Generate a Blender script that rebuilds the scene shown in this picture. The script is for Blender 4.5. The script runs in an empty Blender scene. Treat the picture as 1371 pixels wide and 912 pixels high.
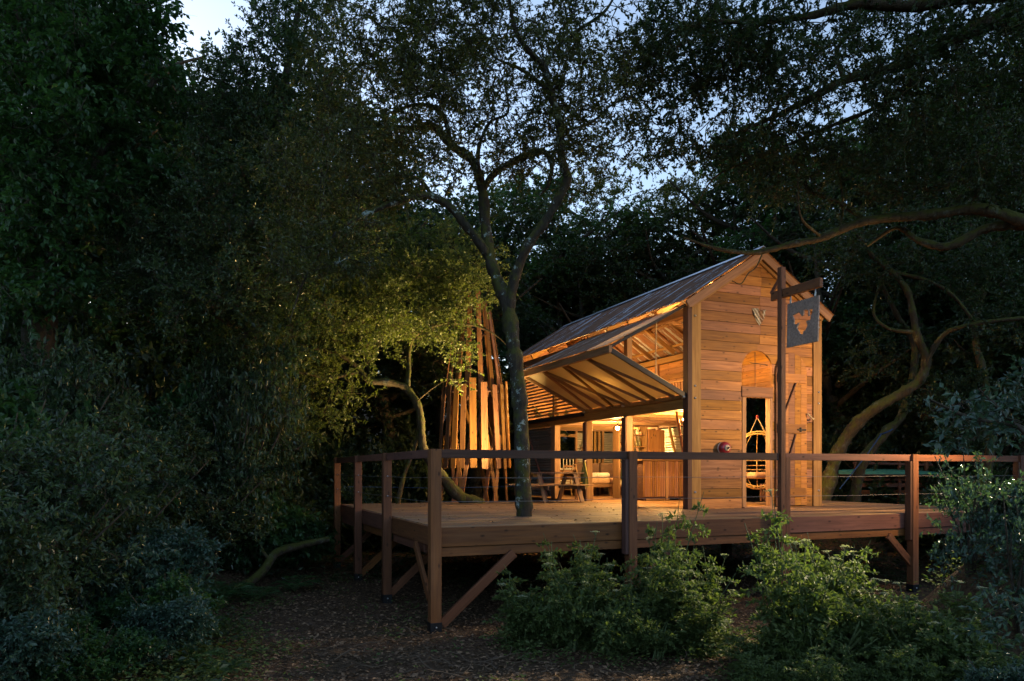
import bpy, bmesh, math, random
import numpy as np
from mathutils import Vector, Matrix, geometry

random.seed(7)
rng = np.random.default_rng(11)
sc = bpy.context.scene
col = sc.collection

# ------------------------------------------------------------------ camera
TH = math.radians(22.53)
FW = np.array([math.sin(TH), math.cos(TH), 0.0])
RT = np.array([math.cos(TH), -math.sin(TH), 0.0])
CAM = np.array([-3.08, -10.18, 0.80])
cd = bpy.data.cameras.new('camera')
cd.sensor_width = 36.0
cd.lens = 1000.0 / 1371.0 * 36.0
cd.shift_y = 174.0 / 1371.0
cd.clip_start = 0.1
cd.clip_end = 600.0
cam = bpy.data.objects.new('camera', cd)
col.objects.link(cam)
cam.location = CAM
cam.rotation_euler = (math.radians(90), 0, -TH)
sc.camera = cam

# ------------------------------------------------------------------ sky, sun, exposure
SUN_EL, SUN_ROT = math.radians(9.0), math.radians(-20.0)
w = bpy.data.worlds.new('World')
sc.world = w
w.use_nodes = True
nt = w.node_tree
bg = nt.nodes['Background']
sky = nt.nodes.new('ShaderNodeTexSky')
sky.sky_type = 'NISHITA'
sky.sun_disc = False
sky.sun_elevation = SUN_EL
sky.sun_rotation = SUN_ROT
sky.air_density = 1.0
sky.dust_density = 1.0
sky.ozone_density = 3.0
hsv = nt.nodes.new('ShaderNodeHueSaturation')
hsv.inputs['Saturation'].default_value = 0.76
nt.links.new(sky.outputs[0], hsv.inputs['Color'])
nt.links.new(hsv.outputs[0], bg.inputs[0])
bg.inputs[1].default_value = 0.132
sl = bpy.data.lights.new('sun', 'SUN')
sl.energy = 0.05
sl.angle = math.radians(12)
sl.color = (1.0, 0.9, 0.78)
so = bpy.data.objects.new('sun', sl)
col.objects.link(so)
# sky rotation is measured from +Y turning towards +X
sdir = Vector((math.sin(SUN_ROT) * math.cos(SUN_EL), math.cos(SUN_ROT) * math.cos(SUN_EL), math.sin(SUN_EL)))
so.rotation_euler = sdir.to_track_quat('Z', 'Y').to_euler()
so.location = (0, 0, 30)
sc.view_settings.view_transform = 'Standard'
sc.view_settings.look = 'None'
sc.view_settings.exposure = 1.62
sc.view_settings.gamma = 1.0
sc.render.engine = 'CYCLES'
sc.cycles.use_denoising = True
try:
    sc.cycles.denoiser = 'OPENIMAGEDENOISE'
except Exception:
    pass
sc.cycles.max_bounces = 6
sc.cycles.diffuse_bounces = 3
sc.cycles.glossy_bounces = 2
sc.cycles.transmission_bounces = 3
sc.cycles.sample_clamp_indirect = 3.0
sc.cycles.caustics_reflective = False
sc.cycles.caustics_refractive = False


def P(px, py, d):
    """point that stands d metres in front of the lens where the photograph shows (px, py)"""
    return CAM + RT * ((px - 685.5) / 1000.0 * d) + FW * d + np.array([0, 0, (630.0 - py) / 1000.0 * d])


# ------------------------------------------------------------------ materials
def nodes_of(name):
    m = bpy.data.materials.new(name)
    m.use_nodes = True
    n = m.node_tree
    return m, n, n.nodes['Principled BSDF']


def ramp(n, stops):
    r = n.nodes.new('ShaderNodeValToRGB')
    e = r.color_ramp.elements
    while len(e) < len(stops):
        e.new(0.5)
    for k, (p, c) in enumerate(stops):
        e[k].position = p
        e[k].color = (*c, 1)
    return r


def mix(n, fac, a, b, kind='MIX'):
    m = n.nodes.new('ShaderNodeMix')
    m.data_type = 'RGBA'
    m.blend_type = kind
    for s, v in ((0, fac), (6, a), (7, b)):
        if isinstance(v, (int, float)):
            m.inputs[s].default_value = v
        elif isinstance(v, tuple):
            m.inputs[s].default_value = (*v, 1)
        else:
            n.links.new(v, m.inputs[s])
    return m.outputs[2]


def noise(n, vec, scale, detail=4.0, rough=0.55):
    t = n.nodes.new('ShaderNodeTexNoise')
    t.inputs['Scale'].default_value = scale
    t.inputs['Detail'].default_value = detail
    t.inputs['Roughness'].default_value = rough
    if vec is not None:
        n.links.new(vec, t.inputs['Vector'])
    return t.outputs['Fac']


def obj_coords(n, scale=(1, 1, 1), shift=True):
    tc = n.nodes.new('ShaderNodeTexCoord')
    mp = n.nodes.new('ShaderNodeMapping')
    mp.inputs['Scale'].default_value = scale
    src = tc.outputs['Object']
    if shift:
        oi = n.nodes.new('ShaderNodeObjectInfo')
        mu = n.nodes.new('ShaderNodeMath')
        mu.operation = 'MULTIPLY'
        mu.inputs[1].default_value = 53.0
        n.links.new(oi.outputs['Random'], mu.inputs[0])
        ad = n.nodes.new('ShaderNodeVectorMath')
        ad.operation = 'ADD'
        n.links.new(src, ad.inputs[0])
        n.links.new(mu.outputs[0], ad.inputs[1])
        src = ad.outputs[0]
    n.links.new(src, mp.inputs['Vector'])
    return mp.outputs[0]


def maprange(n, v, a, b, c, d):
    r = n.nodes.new('ShaderNodeMapRange')
    r.inputs[1].default_value, r.inputs[2].default_value = a, b
    r.inputs[3].default_value, r.inputs[4].default_value = c, d
    n.links.new(v, r.inputs[0])
    return r.outputs[0]


def bump(n, b, h, strength, dist=0.01):
    bu = n.nodes.new('ShaderNodeBump')
    bu.inputs['Strength'].default_value = strength
    bu.inputs['Distance'].default_value = dist
    n.links.new(h, bu.inputs['Height'])
    n.links.new(bu.outputs[0], b.inputs['Normal'])


def wood(name, light, dark, rough=0.65, vary=0.35, knots=True, weather=0.0):
    m, n, b = nodes_of(name)
    g = noise(n, obj_coords(n, (1.6, 26, 26)), 1.0, 6, 0.6)
    r = ramp(n, [(0.3, dark), (0.68, light)])
    n.links.new(g, r.inputs[0])
    c = r.outputs[0]
    big = noise(n, obj_coords(n, (0.9, 3, 3)), 1.0, 3)
    c = mix(n, maprange(n, big, 0.3, 0.75, 0, 0.5), c, tuple(x * 0.5 for x in dark))
    if weather:
        gw = noise(n, obj_coords(n, (0.7, 5, 5)), 1.7, 4)
        c = mix(n, maprange(n, gw, 0.35, 0.7, 0, weather), c, (0.16, 0.145, 0.13))
    if knots:
        v = n.nodes.new('ShaderNodeTexVoronoi')
        v.inputs['Scale'].default_value = 1.0
        n.links.new(obj_coords(n, (4.2, 9, 9)), v.inputs['Vector'])
        k = maprange(n, v.outputs['Distance'], 0.06, 0.20, 0.9, 0)
        c = mix(n, k, c, tuple(x * 0.22 for x in dark))
    oi = n.nodes.new('ShaderNodeObjectInfo')
    f = maprange(n, oi.outputs['Random'], 0, 1, 1 - vary, 1 + vary * 0.6)
    c = mix(n, 1.0, c, f, 'MULTIPLY')
    hs = n.nodes.new('ShaderNodeHueSaturation')
    wn = n.nodes.new('ShaderNodeTexWhiteNoise')
    wn.noise_dimensions = '1D'
    n.links.new(oi.outputs['Random'], wn.inputs['W'])
    n.links.new(maprange(n, wn.outputs['Value'], 0, 1, 0.485, 0.512), hs.inputs['Hue'])
    n.links.new(maprange(n, wn.outputs['Value'], 0, 1, 0.82, 1.1), hs.inputs['Saturation'])
    n.links.new(c, hs.inputs['Color'])
    n.links.new(hs.outputs[0], b.inputs['Base Color'])
    b.inputs['Roughness'].default_value = rough
    b.inputs['Specular IOR Level'].default_value = 0.3
    bump(n, b, g, 0.35, 0.004)
    return m


def plain(name, c, rough=0.6, metal=0.0, var=0.25, scale=9.0, spec=0.4):
    m, n, b = nodes_of(name)
    g = noise(n, obj_coords(n, (scale,) * 3), 1.0, 5)
    r = ramp(n, [(0.3, tuple(x * (1 - var) for x in c)), (0.7, tuple(min(1, x * (1 + var * 0.6)) for x in c))])
    n.links.new(g, r.inputs[0])
    n.links.new(r.outputs[0], b.inputs['Base Color'])
    b.inputs['Roughness'].default_value = rough
    b.inputs['Metallic'].default_value = metal
    b.inputs['Specular IOR Level'].default_value = spec
    bump(n, b, g, 0.2, 0.004)
    return m


def emitter(name, c, s):
    m, n, b = nodes_of(name)
    b.inputs['Base Color'].default_value = (0.8, 0.8, 0.8, 1)
    b.inputs['Emission Color'].default_value = (*c, 1)
    b.inputs['Emission Strength'].default_value = s
    return m


def metal_sheet(name, galv, rust, amount, streak=(7, 0.55, 1)):
    m, n, b = nodes_of(name)
    s = noise(n, obj_coords(n, streak), 1.0, 5, 0.65)
    f = noise(n, obj_coords(n, (14, 5, 14)), 1.0, 6, 0.7)
    a = n.nodes.new('ShaderNodeMath')
    a.operation = 'ADD'
    n.links.new(s, a.inputs[0])
    n.links.new(maprange(n, f, 0, 1, -0.18, 0.18), a.inputs[1])
    k = maprange(n, a.outputs[0], 0.66 - amount * 0.3, 0.70 - amount * 0.3, 0, 1)
    oi = n.nodes.new('ShaderNodeObjectInfo')
    gv = mix(n, 1.0, galv, maprange(n, oi.outputs['Random'], 0, 1, 0.7, 1.2), 'MULTIPLY')
    rr = ramp(n, [(0.3, tuple(x * 0.45 for x in rust)), (0.7, rust)])
    n.links.new(f, rr.inputs[0])
    n.links.new(mix(n, k, gv, rr.outputs[0]), b.inputs['Base Color'])
    n.links.new(maprange(n, k, 0, 1, 0.65, 0.0), b.inputs['Metallic'])
    n.links.new(maprange(n, k, 0, 1, 0.42, 0.85), b.inputs['Roughness'])
    bump(n, b, f, 0.2, 0.003)
    return m


def leaf_mat(name, c1, c2, gloss=0.4, trans=0.45, spec=0.5):
    m, n, b = nodes_of(name)
    at = n.nodes.new('ShaderNodeAttribute')
    at.attribute_name = 'lv'
    r = ramp(n, [(0.0, c1), (1.0, c2)])
    n.links.new(at.outputs['Fac'], r.inputs[0])
    n.links.new(r.outputs[0], b.inputs['Base Color'])
    b.inputs['Roughness'].default_value = gloss
    b.inputs['Specular IOR Level'].default_value = spec
    tr = n.nodes.new('ShaderNodeBsdfTranslucent')
    tc = mix(n, 1.0, r.outputs[0], (1.25, 1.35, 0.55), 'MULTIPLY')
    n.links.new(tc, tr.inputs['Color'])
    ms = n.nodes.new('ShaderNodeMixShader')
    ms.inputs[0].default_value = trans
    n.links.new(b.outputs[0], ms.inputs[1])
    n.links.new(tr.outputs[0], ms.inputs[2])
    n.links.new(ms.outputs[0], n.nodes['Material Output'].inputs[0])
    return m


def bark_mat(name, c, lichen=0.0, moss=0.0):
    m, n, b = nodes_of(name)
    tc = n.nodes.new('ShaderNodeTexCoord')
    mp = n.nodes.new('ShaderNodeMapping')
    mp.inputs['Scale'].default_value = (9, 9, 3)
    n.links.new(tc.outputs['Object'], mp.inputs['Vector'])
    g = noise(n, mp.outputs[0], 2.0, 7, 0.65)
    r = ramp(n, [(0.3, tuple(x * 0.35 for x in c)), (0.7, c)])
    n.links.new(g, r.inputs[0])
    o = r.outputs[0]
    if moss:
        geo = n.nodes.new('ShaderNodeNewGeometry')
        sep = n.nodes.new('ShaderNodeSeparateXYZ')
        n.links.new(geo.outputs['Normal'], sep.inputs[0])
        mn = noise(n, tc.outputs['Object'], 6.0, 5)
        ad = n.nodes.new('ShaderNodeMath')
        ad.operation = 'MULTIPLY_ADD'
        n.links.new(sep.outputs[2], ad.inputs[0])
        ad.inputs[1].default_value = 0.25
        n.links.new(mn, ad.inputs[2])
        o = mix(n, maprange(n, ad.outputs[0], 0.46, 0.62, 0, moss), o, (0.062, 0.066, 0.013))
    if lichen:
        v = noise(n, tc.outputs['Object'], 4.5, 12, 0.75)
        o = mix(n, maprange(n, v, 0.56, 0.62, 0, lichen), o, (0.36, 0.44, 0.42))
    n.links.new(o, b.inputs['Base Color'])
    b.inputs['Roughness'].default_value = 0.85
    b.inputs['Specular IOR Level'].default_value = 0.2
    bump(n, b, g, 0.8, 0.03)
    return m


M = {}
M['larch'] = wood('larch_boards', (0.40, 0.178, 0.047), (0.18, 0.068, 0.017), vary=0.45, weather=0.12)
M['frame'] = wood('frame_timber', (0.36, 0.205, 0.09), (0.2, 0.1, 0.042), vary=0.2, knots=False)
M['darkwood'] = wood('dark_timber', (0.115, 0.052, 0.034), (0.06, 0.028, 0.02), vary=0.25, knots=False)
M['redwood'] = wood('red_timber', (0.23, 0.085, 0.034), (0.115, 0.04, 0.017), vary=0.25, weather=0.06)
M['deck'] = wood('deck_boards', (0.34, 0.21, 0.11), (0.16, 0.09, 0.045), vary=0.35, knots=False, weather=0.25)
M['floor'] = wood('floor_boards', (0.34, 0.19, 0.08), (0.2, 0.1, 0.04), vary=0.2, knots=False)
M['cedar'] = wood('cedar_slats', (0.38, 0.19, 0.075), (0.2, 0.085, 0.03), vary=0.3, knots=False)
M['towerwood'] = wood('tower_slats', (0.31, 0.135, 0.045), (0.16, 0.06, 0.02), vary=0.35)
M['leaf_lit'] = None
M['greyboard'] = wood('grey_board', (0.46, 0.34, 0.25), (0.22, 0.155, 0.11), vary=0.1, knots=False, weather=0.12)
M['roof'] = metal_sheet('rusty_corrugated_iron', (0.50, 0.55, 0.62), (0.27, 0.125, 0.065), 0.84, (5.5, 0.25, 1))
M['flaproof'] = metal_sheet('flap_corrugated_iron', (0.55, 0.50, 0.44), (0.30, 0.15, 0.08), 1.0, (6, 0.25, 1))
M['tin'] = metal_sheet('wall_corrugated_iron', (0.27, 0.26, 0.24), (0.2, 0.11, 0.06), 0.25)
M['zinc'] = plain('zinc_flashing', (0.5, 0.55, 0.62), 0.35, 0.8)
M['black'] = plain('black_steel', (0.012, 0.012, 0.014), 0.5, 0.3)
M['cable'] = plain('dull_cable', (0.16, 0.15, 0.15), 0.6, 0.4)
M['steel'] = plain('steel', (0.45, 0.45, 0.45), 0.35, 0.9)
M['white'] = plain('white_cloth', (0.7, 0.68, 0.62), 0.85)
M['sofa'] = plain('brown_upholstery', (0.10, 0.06, 0.045), 0.9)
M['towel'] = plain('olive_cloth', (0.28, 0.25, 0.06), 0.95, var=0.4)
M['rattan'] = plain('rattan_cane', (0.55, 0.36, 0.14), 0.5)
M['deadtwig'] = plain('dead_twig', (0.10, 0.07, 0.045), 0.9)
M['rope'] = plain('rope', (0.34, 0.27, 0.18), 0.9)
M['bluerope'] = plain('blue_rope', (0.015, 0.05, 0.14), 0.8)
M['tan'] = plain('tan_cushion', (0.48, 0.31, 0.19), 0.9)
M['bellred'] = plain('red_enamel', (0.20, 0.012, 0.022), 0.3, spec=0.6)
M['cream'] = plain('cream_paint', (0.55, 0.48, 0.36), 0.5)
M['canoe'] = plain('green_canoe', (0.07, 0.24, 0.15), 0.6)
M['glassbottle'] = plain('bottle_glass', (0.10, 0.09, 0.03), 0.15, spec=0.8)
M['paper'] = plain('yellow_box', (0.6, 0.5, 0.12), 0.7)
M['bulb'] = emitter('warm_bulb', (1.0, 0.57, 0.17), 2200.0)
M['flood'] = emitter('flood_glass', (1.0, 0.66, 0.36), 1000.0)
m, n, b = nodes_of('polycarbonate')
b.inputs['Base Color'].default_value = (0.46, 0.38, 0.27, 1)
b.inputs['Roughness'].default_value = 0.35
tr = n.nodes.new('ShaderNodeBsdfTranslucent')
tr.inputs['Color'].default_value = (0.5, 0.42, 0.28, 1)
ms = n.nodes.new('ShaderNodeMixShader')
ms.inputs[0].default_value = 0.5
n.links.new(b.outputs[0], ms.inputs[1])
n.links.new(tr.outputs[0], ms.inputs[2])
n.links.new(ms.outputs[0], n.nodes['Material Output'].inputs[0])
M['poly'] = m
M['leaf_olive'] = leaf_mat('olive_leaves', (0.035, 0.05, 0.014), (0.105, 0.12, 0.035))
M['leaf_lit'] = leaf_mat('pale_lit_leaves', (0.055, 0.085, 0.018), (0.20, 0.235, 0.07))  # pale yellow green leaves, colour brightened further in place of lamplight
M['leaf_oak'] = leaf_mat('oak_leaves', (0.02, 0.042, 0.022), (0.10, 0.155, 0.075), 0.27)
M['leaf_green'] = leaf_mat('green_leaves', (0.02, 0.055, 0.02), (0.06, 0.14, 0.045), 0.38)
M['leaf_dark'] = leaf_mat('dark_leaves', (0.02, 0.042, 0.018), (0.055, 0.085, 0.035), 0.35)
M['leaf_herb'] = leaf_mat('herb_leaves', (0.045, 0.085, 0.025), (0.15, 0.19, 0.07), 0.55, 0.45, 0.25)
M['leaf_glossy'] = leaf_mat('glossy_leaves', (0.02, 0.05, 0.035), (0.065, 0.12, 0.08), 0.28, 0.25)
M['umbel'] = leaf_mat('umbel_flowers', (0.30, 0.34, 0.24), (0.5, 0.52, 0.42), 0.7)
M['litter'] = leaf_mat('dead_leaves', (0.045, 0.026, 0.014), (0.26, 0.16, 0.09), 0.7, 0.1)
M['bark_lichen'] = bark_mat('lichen_bark', (0.055, 0.047, 0.036), 0.85, 0.85)
M['bark_moss'] = bark_mat('mossy_bark', (0.075, 0.055, 0.032), 0.12, 0.95)
M['bark'] = bark_mat('dark_bark', (0.085, 0.065, 0.05), 0.15, 0.3)
M['stem'] = plain('green_stems', (0.07, 0.10, 0.035), 0.7)
m, n, b = nodes_of('forest_floor')
tc = n.nodes.new('ShaderNodeTexCoord')
a = noise(n, tc.outputs['Object'], 0.7, 6, 0.6)
f = noise(n, tc.outputs['Object'], 16.0, 8, 0.7)
r1 = ramp(n, [(0.3, (0.022, 0.013, 0.008)), (0.7, (0.16, 0.098, 0.06))])
n.links.new(f, r1.inputs[0])
c = mix(n, maprange(n, a, 0.4, 0.7, 0, 0.5), r1.outputs[0], (0.035, 0.036, 0.016))
n.links.new(c, b.inputs['Base Color'])
b.inputs['Roughness'].default_value = 0.95
b.inputs['Specular IOR Level'].default_value = 0.15
bump(n, b, f, 1.0, 0.05)
M['ground'] = m

# ------------------------------------------------------------------ object helpers
W = {}


def tag(o, label=None, cat=None, group=None, kind=None):
    for k, v in (('label', label), ('category', cat), ('group', group), ('kind', kind)):
        if v:
            o[k] = v
    return o


def put(o, parent=None, mat4=None):
    mat4 = mat4 if mat4 is not None else Matrix.Identity(4)
    col.objects.link(o)
    W[o.name] = mat4
    if parent is not None:
        o.parent = parent
        o.matrix_basis = W[parent.name].inverted() @ mat4
    else:
        o.matrix_basis = mat4
    return o


def root(name, loc, label, cat, group=None, rz=0.0):
    o = bpy.data.objects.new(name, None)
    o.empty_display_size = 0.2
    put(o, None, Matrix.Translation(Vector(loc)) @ Matrix.Rotation(rz, 4, 'Z'))
    return tag(o, label, cat, group)


def mesh(name, v, f, mat, smooth=False):
    me = bpy.data.meshes.new(name)
    me.from_pydata([tuple(x) for x in v], [], [tuple(x) for x in f])
    if mat is not None:
        me.materials.append(M[mat])
    if smooth:
        me.polygons.foreach_set('use_smooth', [True] * len(me.polygons))
    me.update()
    return me


def link_mesh(name, me, parent=None, mat4=None):
    return put(bpy.data.objects.new(name, me), parent, mat4)


BOX = {}


def box_mesh(sx, sy, sz, mat, bev=0.005):
    key = (round(sx, 3), round(sy, 3), round(sz, 3), mat)
    if key in BOX:
        return BOX[key]
    bev = min(bev, sx * 0.2, sy * 0.2, sz * 0.2)
    bm = bmesh.new()
    bmesh.ops.create_cube(bm, size=1.0)
    for v in bm.verts:
        v.co = Vector((v.co.x * sx, v.co.y * sy, v.co.z * sz))
    bmesh.ops.bevel(bm, geom=bm.edges[:], offset=bev, segments=1, affect='EDGES')
    me = bpy.data.meshes.new('board')
    bm.to_mesh(me)
    bm.free()
    me.materials.append(M[mat])
    BOX[key] = me
    return me


def box(name, parent, centre, size, mat, rot=None):
    m4 = Matrix.Translation(Vector(centre))
    if rot is not None:
        m4 = m4 @ rot
    return link_mesh(name, box_mesh(*size, mat), parent, m4)


def span(name, parent, x0, x1, y0, y1, z0, z1, mat):
    """axis-aligned board; its grain runs along its longest side"""
    c = ((x0 + x1) / 2, (y0 + y1) / 2, (z0 + z1) / 2)
    s = [abs(x1 - x0), abs(y1 - y0), abs(z1 - z0)]
    k = s.index(max(s))
    if k == 0:
        return box(name, parent, c, s, mat)
    if k == 1:
        return box(name, parent, c, (s[1], s[0], s[2]), mat, Matrix.Rotation(math.pi / 2, 4, 'Z'))
    return box(name, parent, c, (s[2], s[1], s[0]), mat, Matrix.Rotation(-math.pi / 2, 4, 'Y'))


def beam(name, parent, A, B, w, h, mat, up=(0, 0, 1), ext=0.0):
    A, B = Vector(A), Vector(B)
    x = (B - A)
    L = x.length + 2 * ext
    x.normalize()
    up = Vector(up)
    if abs(x.dot(up)) > 0.98:
        up = Vector((0, 1, 0))
    y = up.cross(x).normalized()
    z = x.cross(y)
    m4 = Matrix((x, y, z)).transposed().to_4x4()
    m4.translation = (A + B) / 2
    return link_mesh(name, box_mesh(L, w, h, mat), parent, m4)


def prism(name, parent, poly, y0, y1, mat, m4=None):
    """polygon in x-z, extruded in y"""
    n_ = len(poly)
    v = [(x, y0, z) for x, z in poly] + [(x, y1, z) for x, z in poly]
    f = [list(range(n_)), list(range(2 * n_ - 1, n_ - 1, -1))]
    f += [[(k + 1) % n_, k, k + n_, (k + 1) % n_ + n_] for k in range(n_)]
    cx = sum(p[0] for p in poly) / n_
    cz = sum(p[1] for p in poly) / n_
    v = [(a_ - cx, b_, c_ - cz) for a_, b_, c_ in v]
    me = mesh(name, v, f, mat)
    base = m4 if m4 is not None else Matrix.Identity(4)
    return link_mesh(name, me, parent, base @ Matrix.Translation(Vector((cx, 0, cz))))


def tube_arrays(pts, rad, sides=8, cap=True):
    pts = np.asarray(pts, float)
    rad = np.broadcast_to(np.asarray(rad, float), (len(pts),))
    d = np.gradient(pts, axis=0)
    d /= np.linalg.norm(d, axis=1)[:, None] + 1e-9
    ref = np.array([0.31, 0.57, 0.76])
    if abs(d[0] @ ref) > 0.9:
        ref = np.array([0.9, -0.3, 0.1])
    a_ = np.cross(d, ref)
    a_ /= np.linalg.norm(a_, axis=1)[:, None] + 1e-9
    b_ = np.cross(d, a_)
    an = np.linspace(0, 2 * np.pi, sides, endpoint=False)
    v = pts[:, None, :] + rad[:, None, None] * (np.cos(an)[None, :, None] * a_[:, None, :] + np.sin(an)[None, :, None] * b_[:, None, :])
    v = v.reshape(-1, 3)
    n_ = len(pts)
    i = np.arange(n_ - 1)[:, None] * sides
    k = np.arange(sides)[None, :]
    k2 = (k + 1) % sides
    f = np.stack([i + k, i + k2, i + sides + k2, i + sides + k], -1).reshape(-1, 4)
    return v, f


def fast_mesh(name, parts, mats, attr=None, smooth=True):
    """parts: list of (verts, quads-or-tris array, material index)"""
    vs, ls, ss, mi = [], [], [], []
    off = 0
    for v, f, k in parts:
        vs.append(v)
        ls.append((f + off).ravel())
        ss.append(np.full(len(f), f.shape[1]))
        mi.append(np.full(len(f), k))
        off += len(v)
    v = np.concatenate(vs)
    lo = np.concatenate(ls)
    sz = np.concatenate(ss)
    mi = np.concatenate(mi)
    me = bpy.data.meshes.new(name)
    me.vertices.add(len(v))
    me.vertices.foreach_set('co', v.astype(np.float32).ravel())
    me.loops.add(len(lo))
    me.loops.foreach_set('vertex_index', lo.astype(np.int32))
    me.polygons.add(len(sz))
    st = np.concatenate([[0], np.cumsum(sz)[:-1]])
    me.polygons.foreach_set('loop_start', st.astype(np.int32))
    me.polygons.foreach_set('material_index', mi.astype(np.int32))
    me.polygons.foreach_set('use_smooth', np.full(len(sz), smooth))
    for q in mats:
        me.materials.append(M[q])
    if attr is not None:
        a_ = me.attributes.new('lv', 'FLOAT', 'POINT')
        a_.data.foreach_set('value', attr.astype(np.float32))
    me.update(calc_edges=True)
    return me


def tube(name, parent, pts, rad, mat, sides=8):
    v, f = tube_arrays(pts, rad, sides)
    me = fast_mesh(name, [(v, f, 0)], [mat])
    if parent is not None:
        me.transform(W[parent.name].inverted())
        return link_mesh(name, me, parent, W[parent.name])
    return link_mesh(name, me)


def lathe(name, parent, prof, mat, m4=None, seg=20):
    """profile [(r, z)] turned about z"""
    v, f = [], []
    for r_, z_ in prof:
        for k in range(seg):
            a_ = 2 * math.pi * k / seg
            v.append((r_ * math.cos(a_), r_ * math.sin(a_), z_))
    for i in range(len(prof) - 1):
        for k in range(seg):
            k2 = (k + 1) % seg
            f.append((i * seg + k, i * seg + k2, (i + 1) * seg + k2, (i + 1) * seg + k))
    return link_mesh(name, mesh(name, v, f, mat, True), parent, m4)


def rounded(name, parent, centre, size, mat, r=0.06, rot=None):
    """soft box: cushions, mattresses"""
    bm = bmesh.new()
    bmesh.ops.create_cube(bm, size=1.0)
    for v in bm.verts:
        v.co = Vector((v.co.x * size[0], v.co.y * size[1], v.co.z * size[2]))
    bmesh.ops.bevel(bm, geom=bm.edges[:], offset=min(r, min(size) * 0.45), segments=3, affect='EDGES', profile=0.5)
    me = bpy.data.meshes.new(name)
    bm.to_mesh(me)
    bm.free()
    me.materials.append(M[mat])
    me.polygons.foreach_set('use_smooth', [True] * len(me.polygons))
    m4 = Matrix.Translation(Vector(centre))
    if rot is not None:
        m4 = m4 @ rot
    return link_mesh(name, me, parent, m4)


def copy_tree(o, m4, label=None):
    c = o.copy()
    col.objects.link(c)
    c.matrix_basis = m4
    W[c.name] = m4
    if label:
        c['label'] = label
    for ch in o.children:
        d = ch.copy()
        col.objects.link(d)
        d.parent = c
        for g in ch.children:
            e = g.copy()
            col.objects.link(e)
            e.parent = d
    return c

# ------------------------------------------------------------------ ground
_nx = rng.uniform(0, 6.28, 24)


def gz(x, y):
    x = np.asarray(x, float)
    y = np.asarray(y, float)
    r = (x - CAM[0]) * RT[0] + (y - CAM[1]) * RT[1]
    d = (x - CAM[0]) * FW[0] + (y - CAM[1]) * FW[1]
    z = -1.47 + 0.05 * np.sin(x * 1.3 + _nx[0]) * np.sin(y * 1.1 + _nx[1]) + 0.03 * np.sin(x * 3.1 + _nx[2]) * np.sin(y * 2.7 + _nx[3])
    z = z + np.clip(d - 21, 0, 60) * 0.16 * np.clip((d - 21) / 6, 0, 1)
    z = z + np.clip(-r - 4.5 - np.clip(9 - d, 0, 9) * 0.1, 0, 30) * 0.22
    z = z + np.clip(r - 12.0, 0, 30) * 0.25
    z = z + 1.45 * np.exp(-(((r - 6.3) / 1.15) ** 2 + ((d - 9.3) / 1.0) ** 2))
    z = z + np.clip(-d, 0, 20) * 0.05
    # level ground below and beside the cabin
    return z


ax = np.concatenate([np.linspace(-300, -30, 10), np.linspace(-28, -12, 17), np.arange(-11.6, 16.1, 0.2), np.linspace(17, 40, 18), np.linspace(45, 300, 10)])
ay = np.concatenate([np.linspace(-300, -30, 10), np.linspace(-28, -13, 12), np.arange(-12.6, 10.1, 0.2), np.linspace(11, 50, 30), np.linspace(55, 300, 10)])
gx, gy = np.meshgrid(ax, ay)
gzz = gz(gx, gy)
gzz += rng.normal(0, 0.008, gzz.shape)
gv = np.stack([gx, gy, gzz], -1).reshape(-1, 3)
ny, nx_ = gx.shape
ii = (np.arange(ny - 1)[:, None] * nx_ + np.arange(nx_ - 1)[None, :]).ravel()
gf = np.stack([ii, ii + 1, ii + 1 + nx_, ii + nx_], -1)
tag(link_mesh('ground', fast_mesh('ground', [(gv, gf, 0)], ['ground'])), kind='structure')

# ------------------------------------------------------------------ deck
DX1 = 12.25
HX, HY = 6.22, 2.70
deck = root('timber_deck', (0, 0, 0), 'raised timber deck with post and cable railing around the cabin', 'deck')


def row(y, x0, x1, name='plank', parent=deck, mat='deck', zt=0.0):
    x = x0
    first = True
    while x < x1 - 0.05:
        L = random.uniform(1.6, 4.2) if first else random.uniform(3.2, 4.6)
        e = x1 if x + L > x1 - 1.0 else x + L
        span(name, parent, x + 0.003, e - 0.003, y, y + 0.139, zt - 0.032 - random.uniform(0, 0.003), zt - random.uniform(0, 0.003), mat)
        x = e
        first = False


y = 0.0
while y < 7.75:
    if y < HY - 0.2:
        row(y, 0.0, DX1)
    else:
        row(y, 0.0, HX - 0.02)
        if y < 4.85:
            row(y, HX + 3.62, DX1)
    y += 0.145
DY1 = y
# fascia, joists
PX = [0.0, 3.1, 6.09, 9.22, DX1]
for a_, b_ in zip(PX[:-1], PX[1:]):
    span('fascia_board', deck, a_ + 0.003, b_ - 0.003, -0.05, -0.004, -0.285, -0.012, 'redwood')
    span('rim_beam', deck, a_ + 0.003, b_ - 0.003, -0.028, 0.04, -0.425, -0.292, 'redwood')
PY = [0.0, 2.6, 5.2, 7.75]
for a_, b_ in zip(PY[:-1], PY[1:]):
    span('fascia_board', deck, -0.05, -0.004, a_ + 0.003, b_ - 0.003, -0.285, -0.012, 'redwood')
    span('rim_beam', deck, -0.02, 0.04, a_ + 0.6, b_ - 0.003, -0.425, -0.292, 'redwood')
span('fascia_board', deck, 0, HX, DY1 + 0.003, DY1 + 0.045, -0.285, -0.004, 'redwood')
for k in range(1, 20):
    x = k * 0.61
    span('joist', deck, x - 0.025, x + 0.025, 0.06, DY1 - 0.02 if x < HX else (2.6 if x < HX + 3.6 else 4.8), -0.28, -0.04, 'darkwood')


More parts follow.
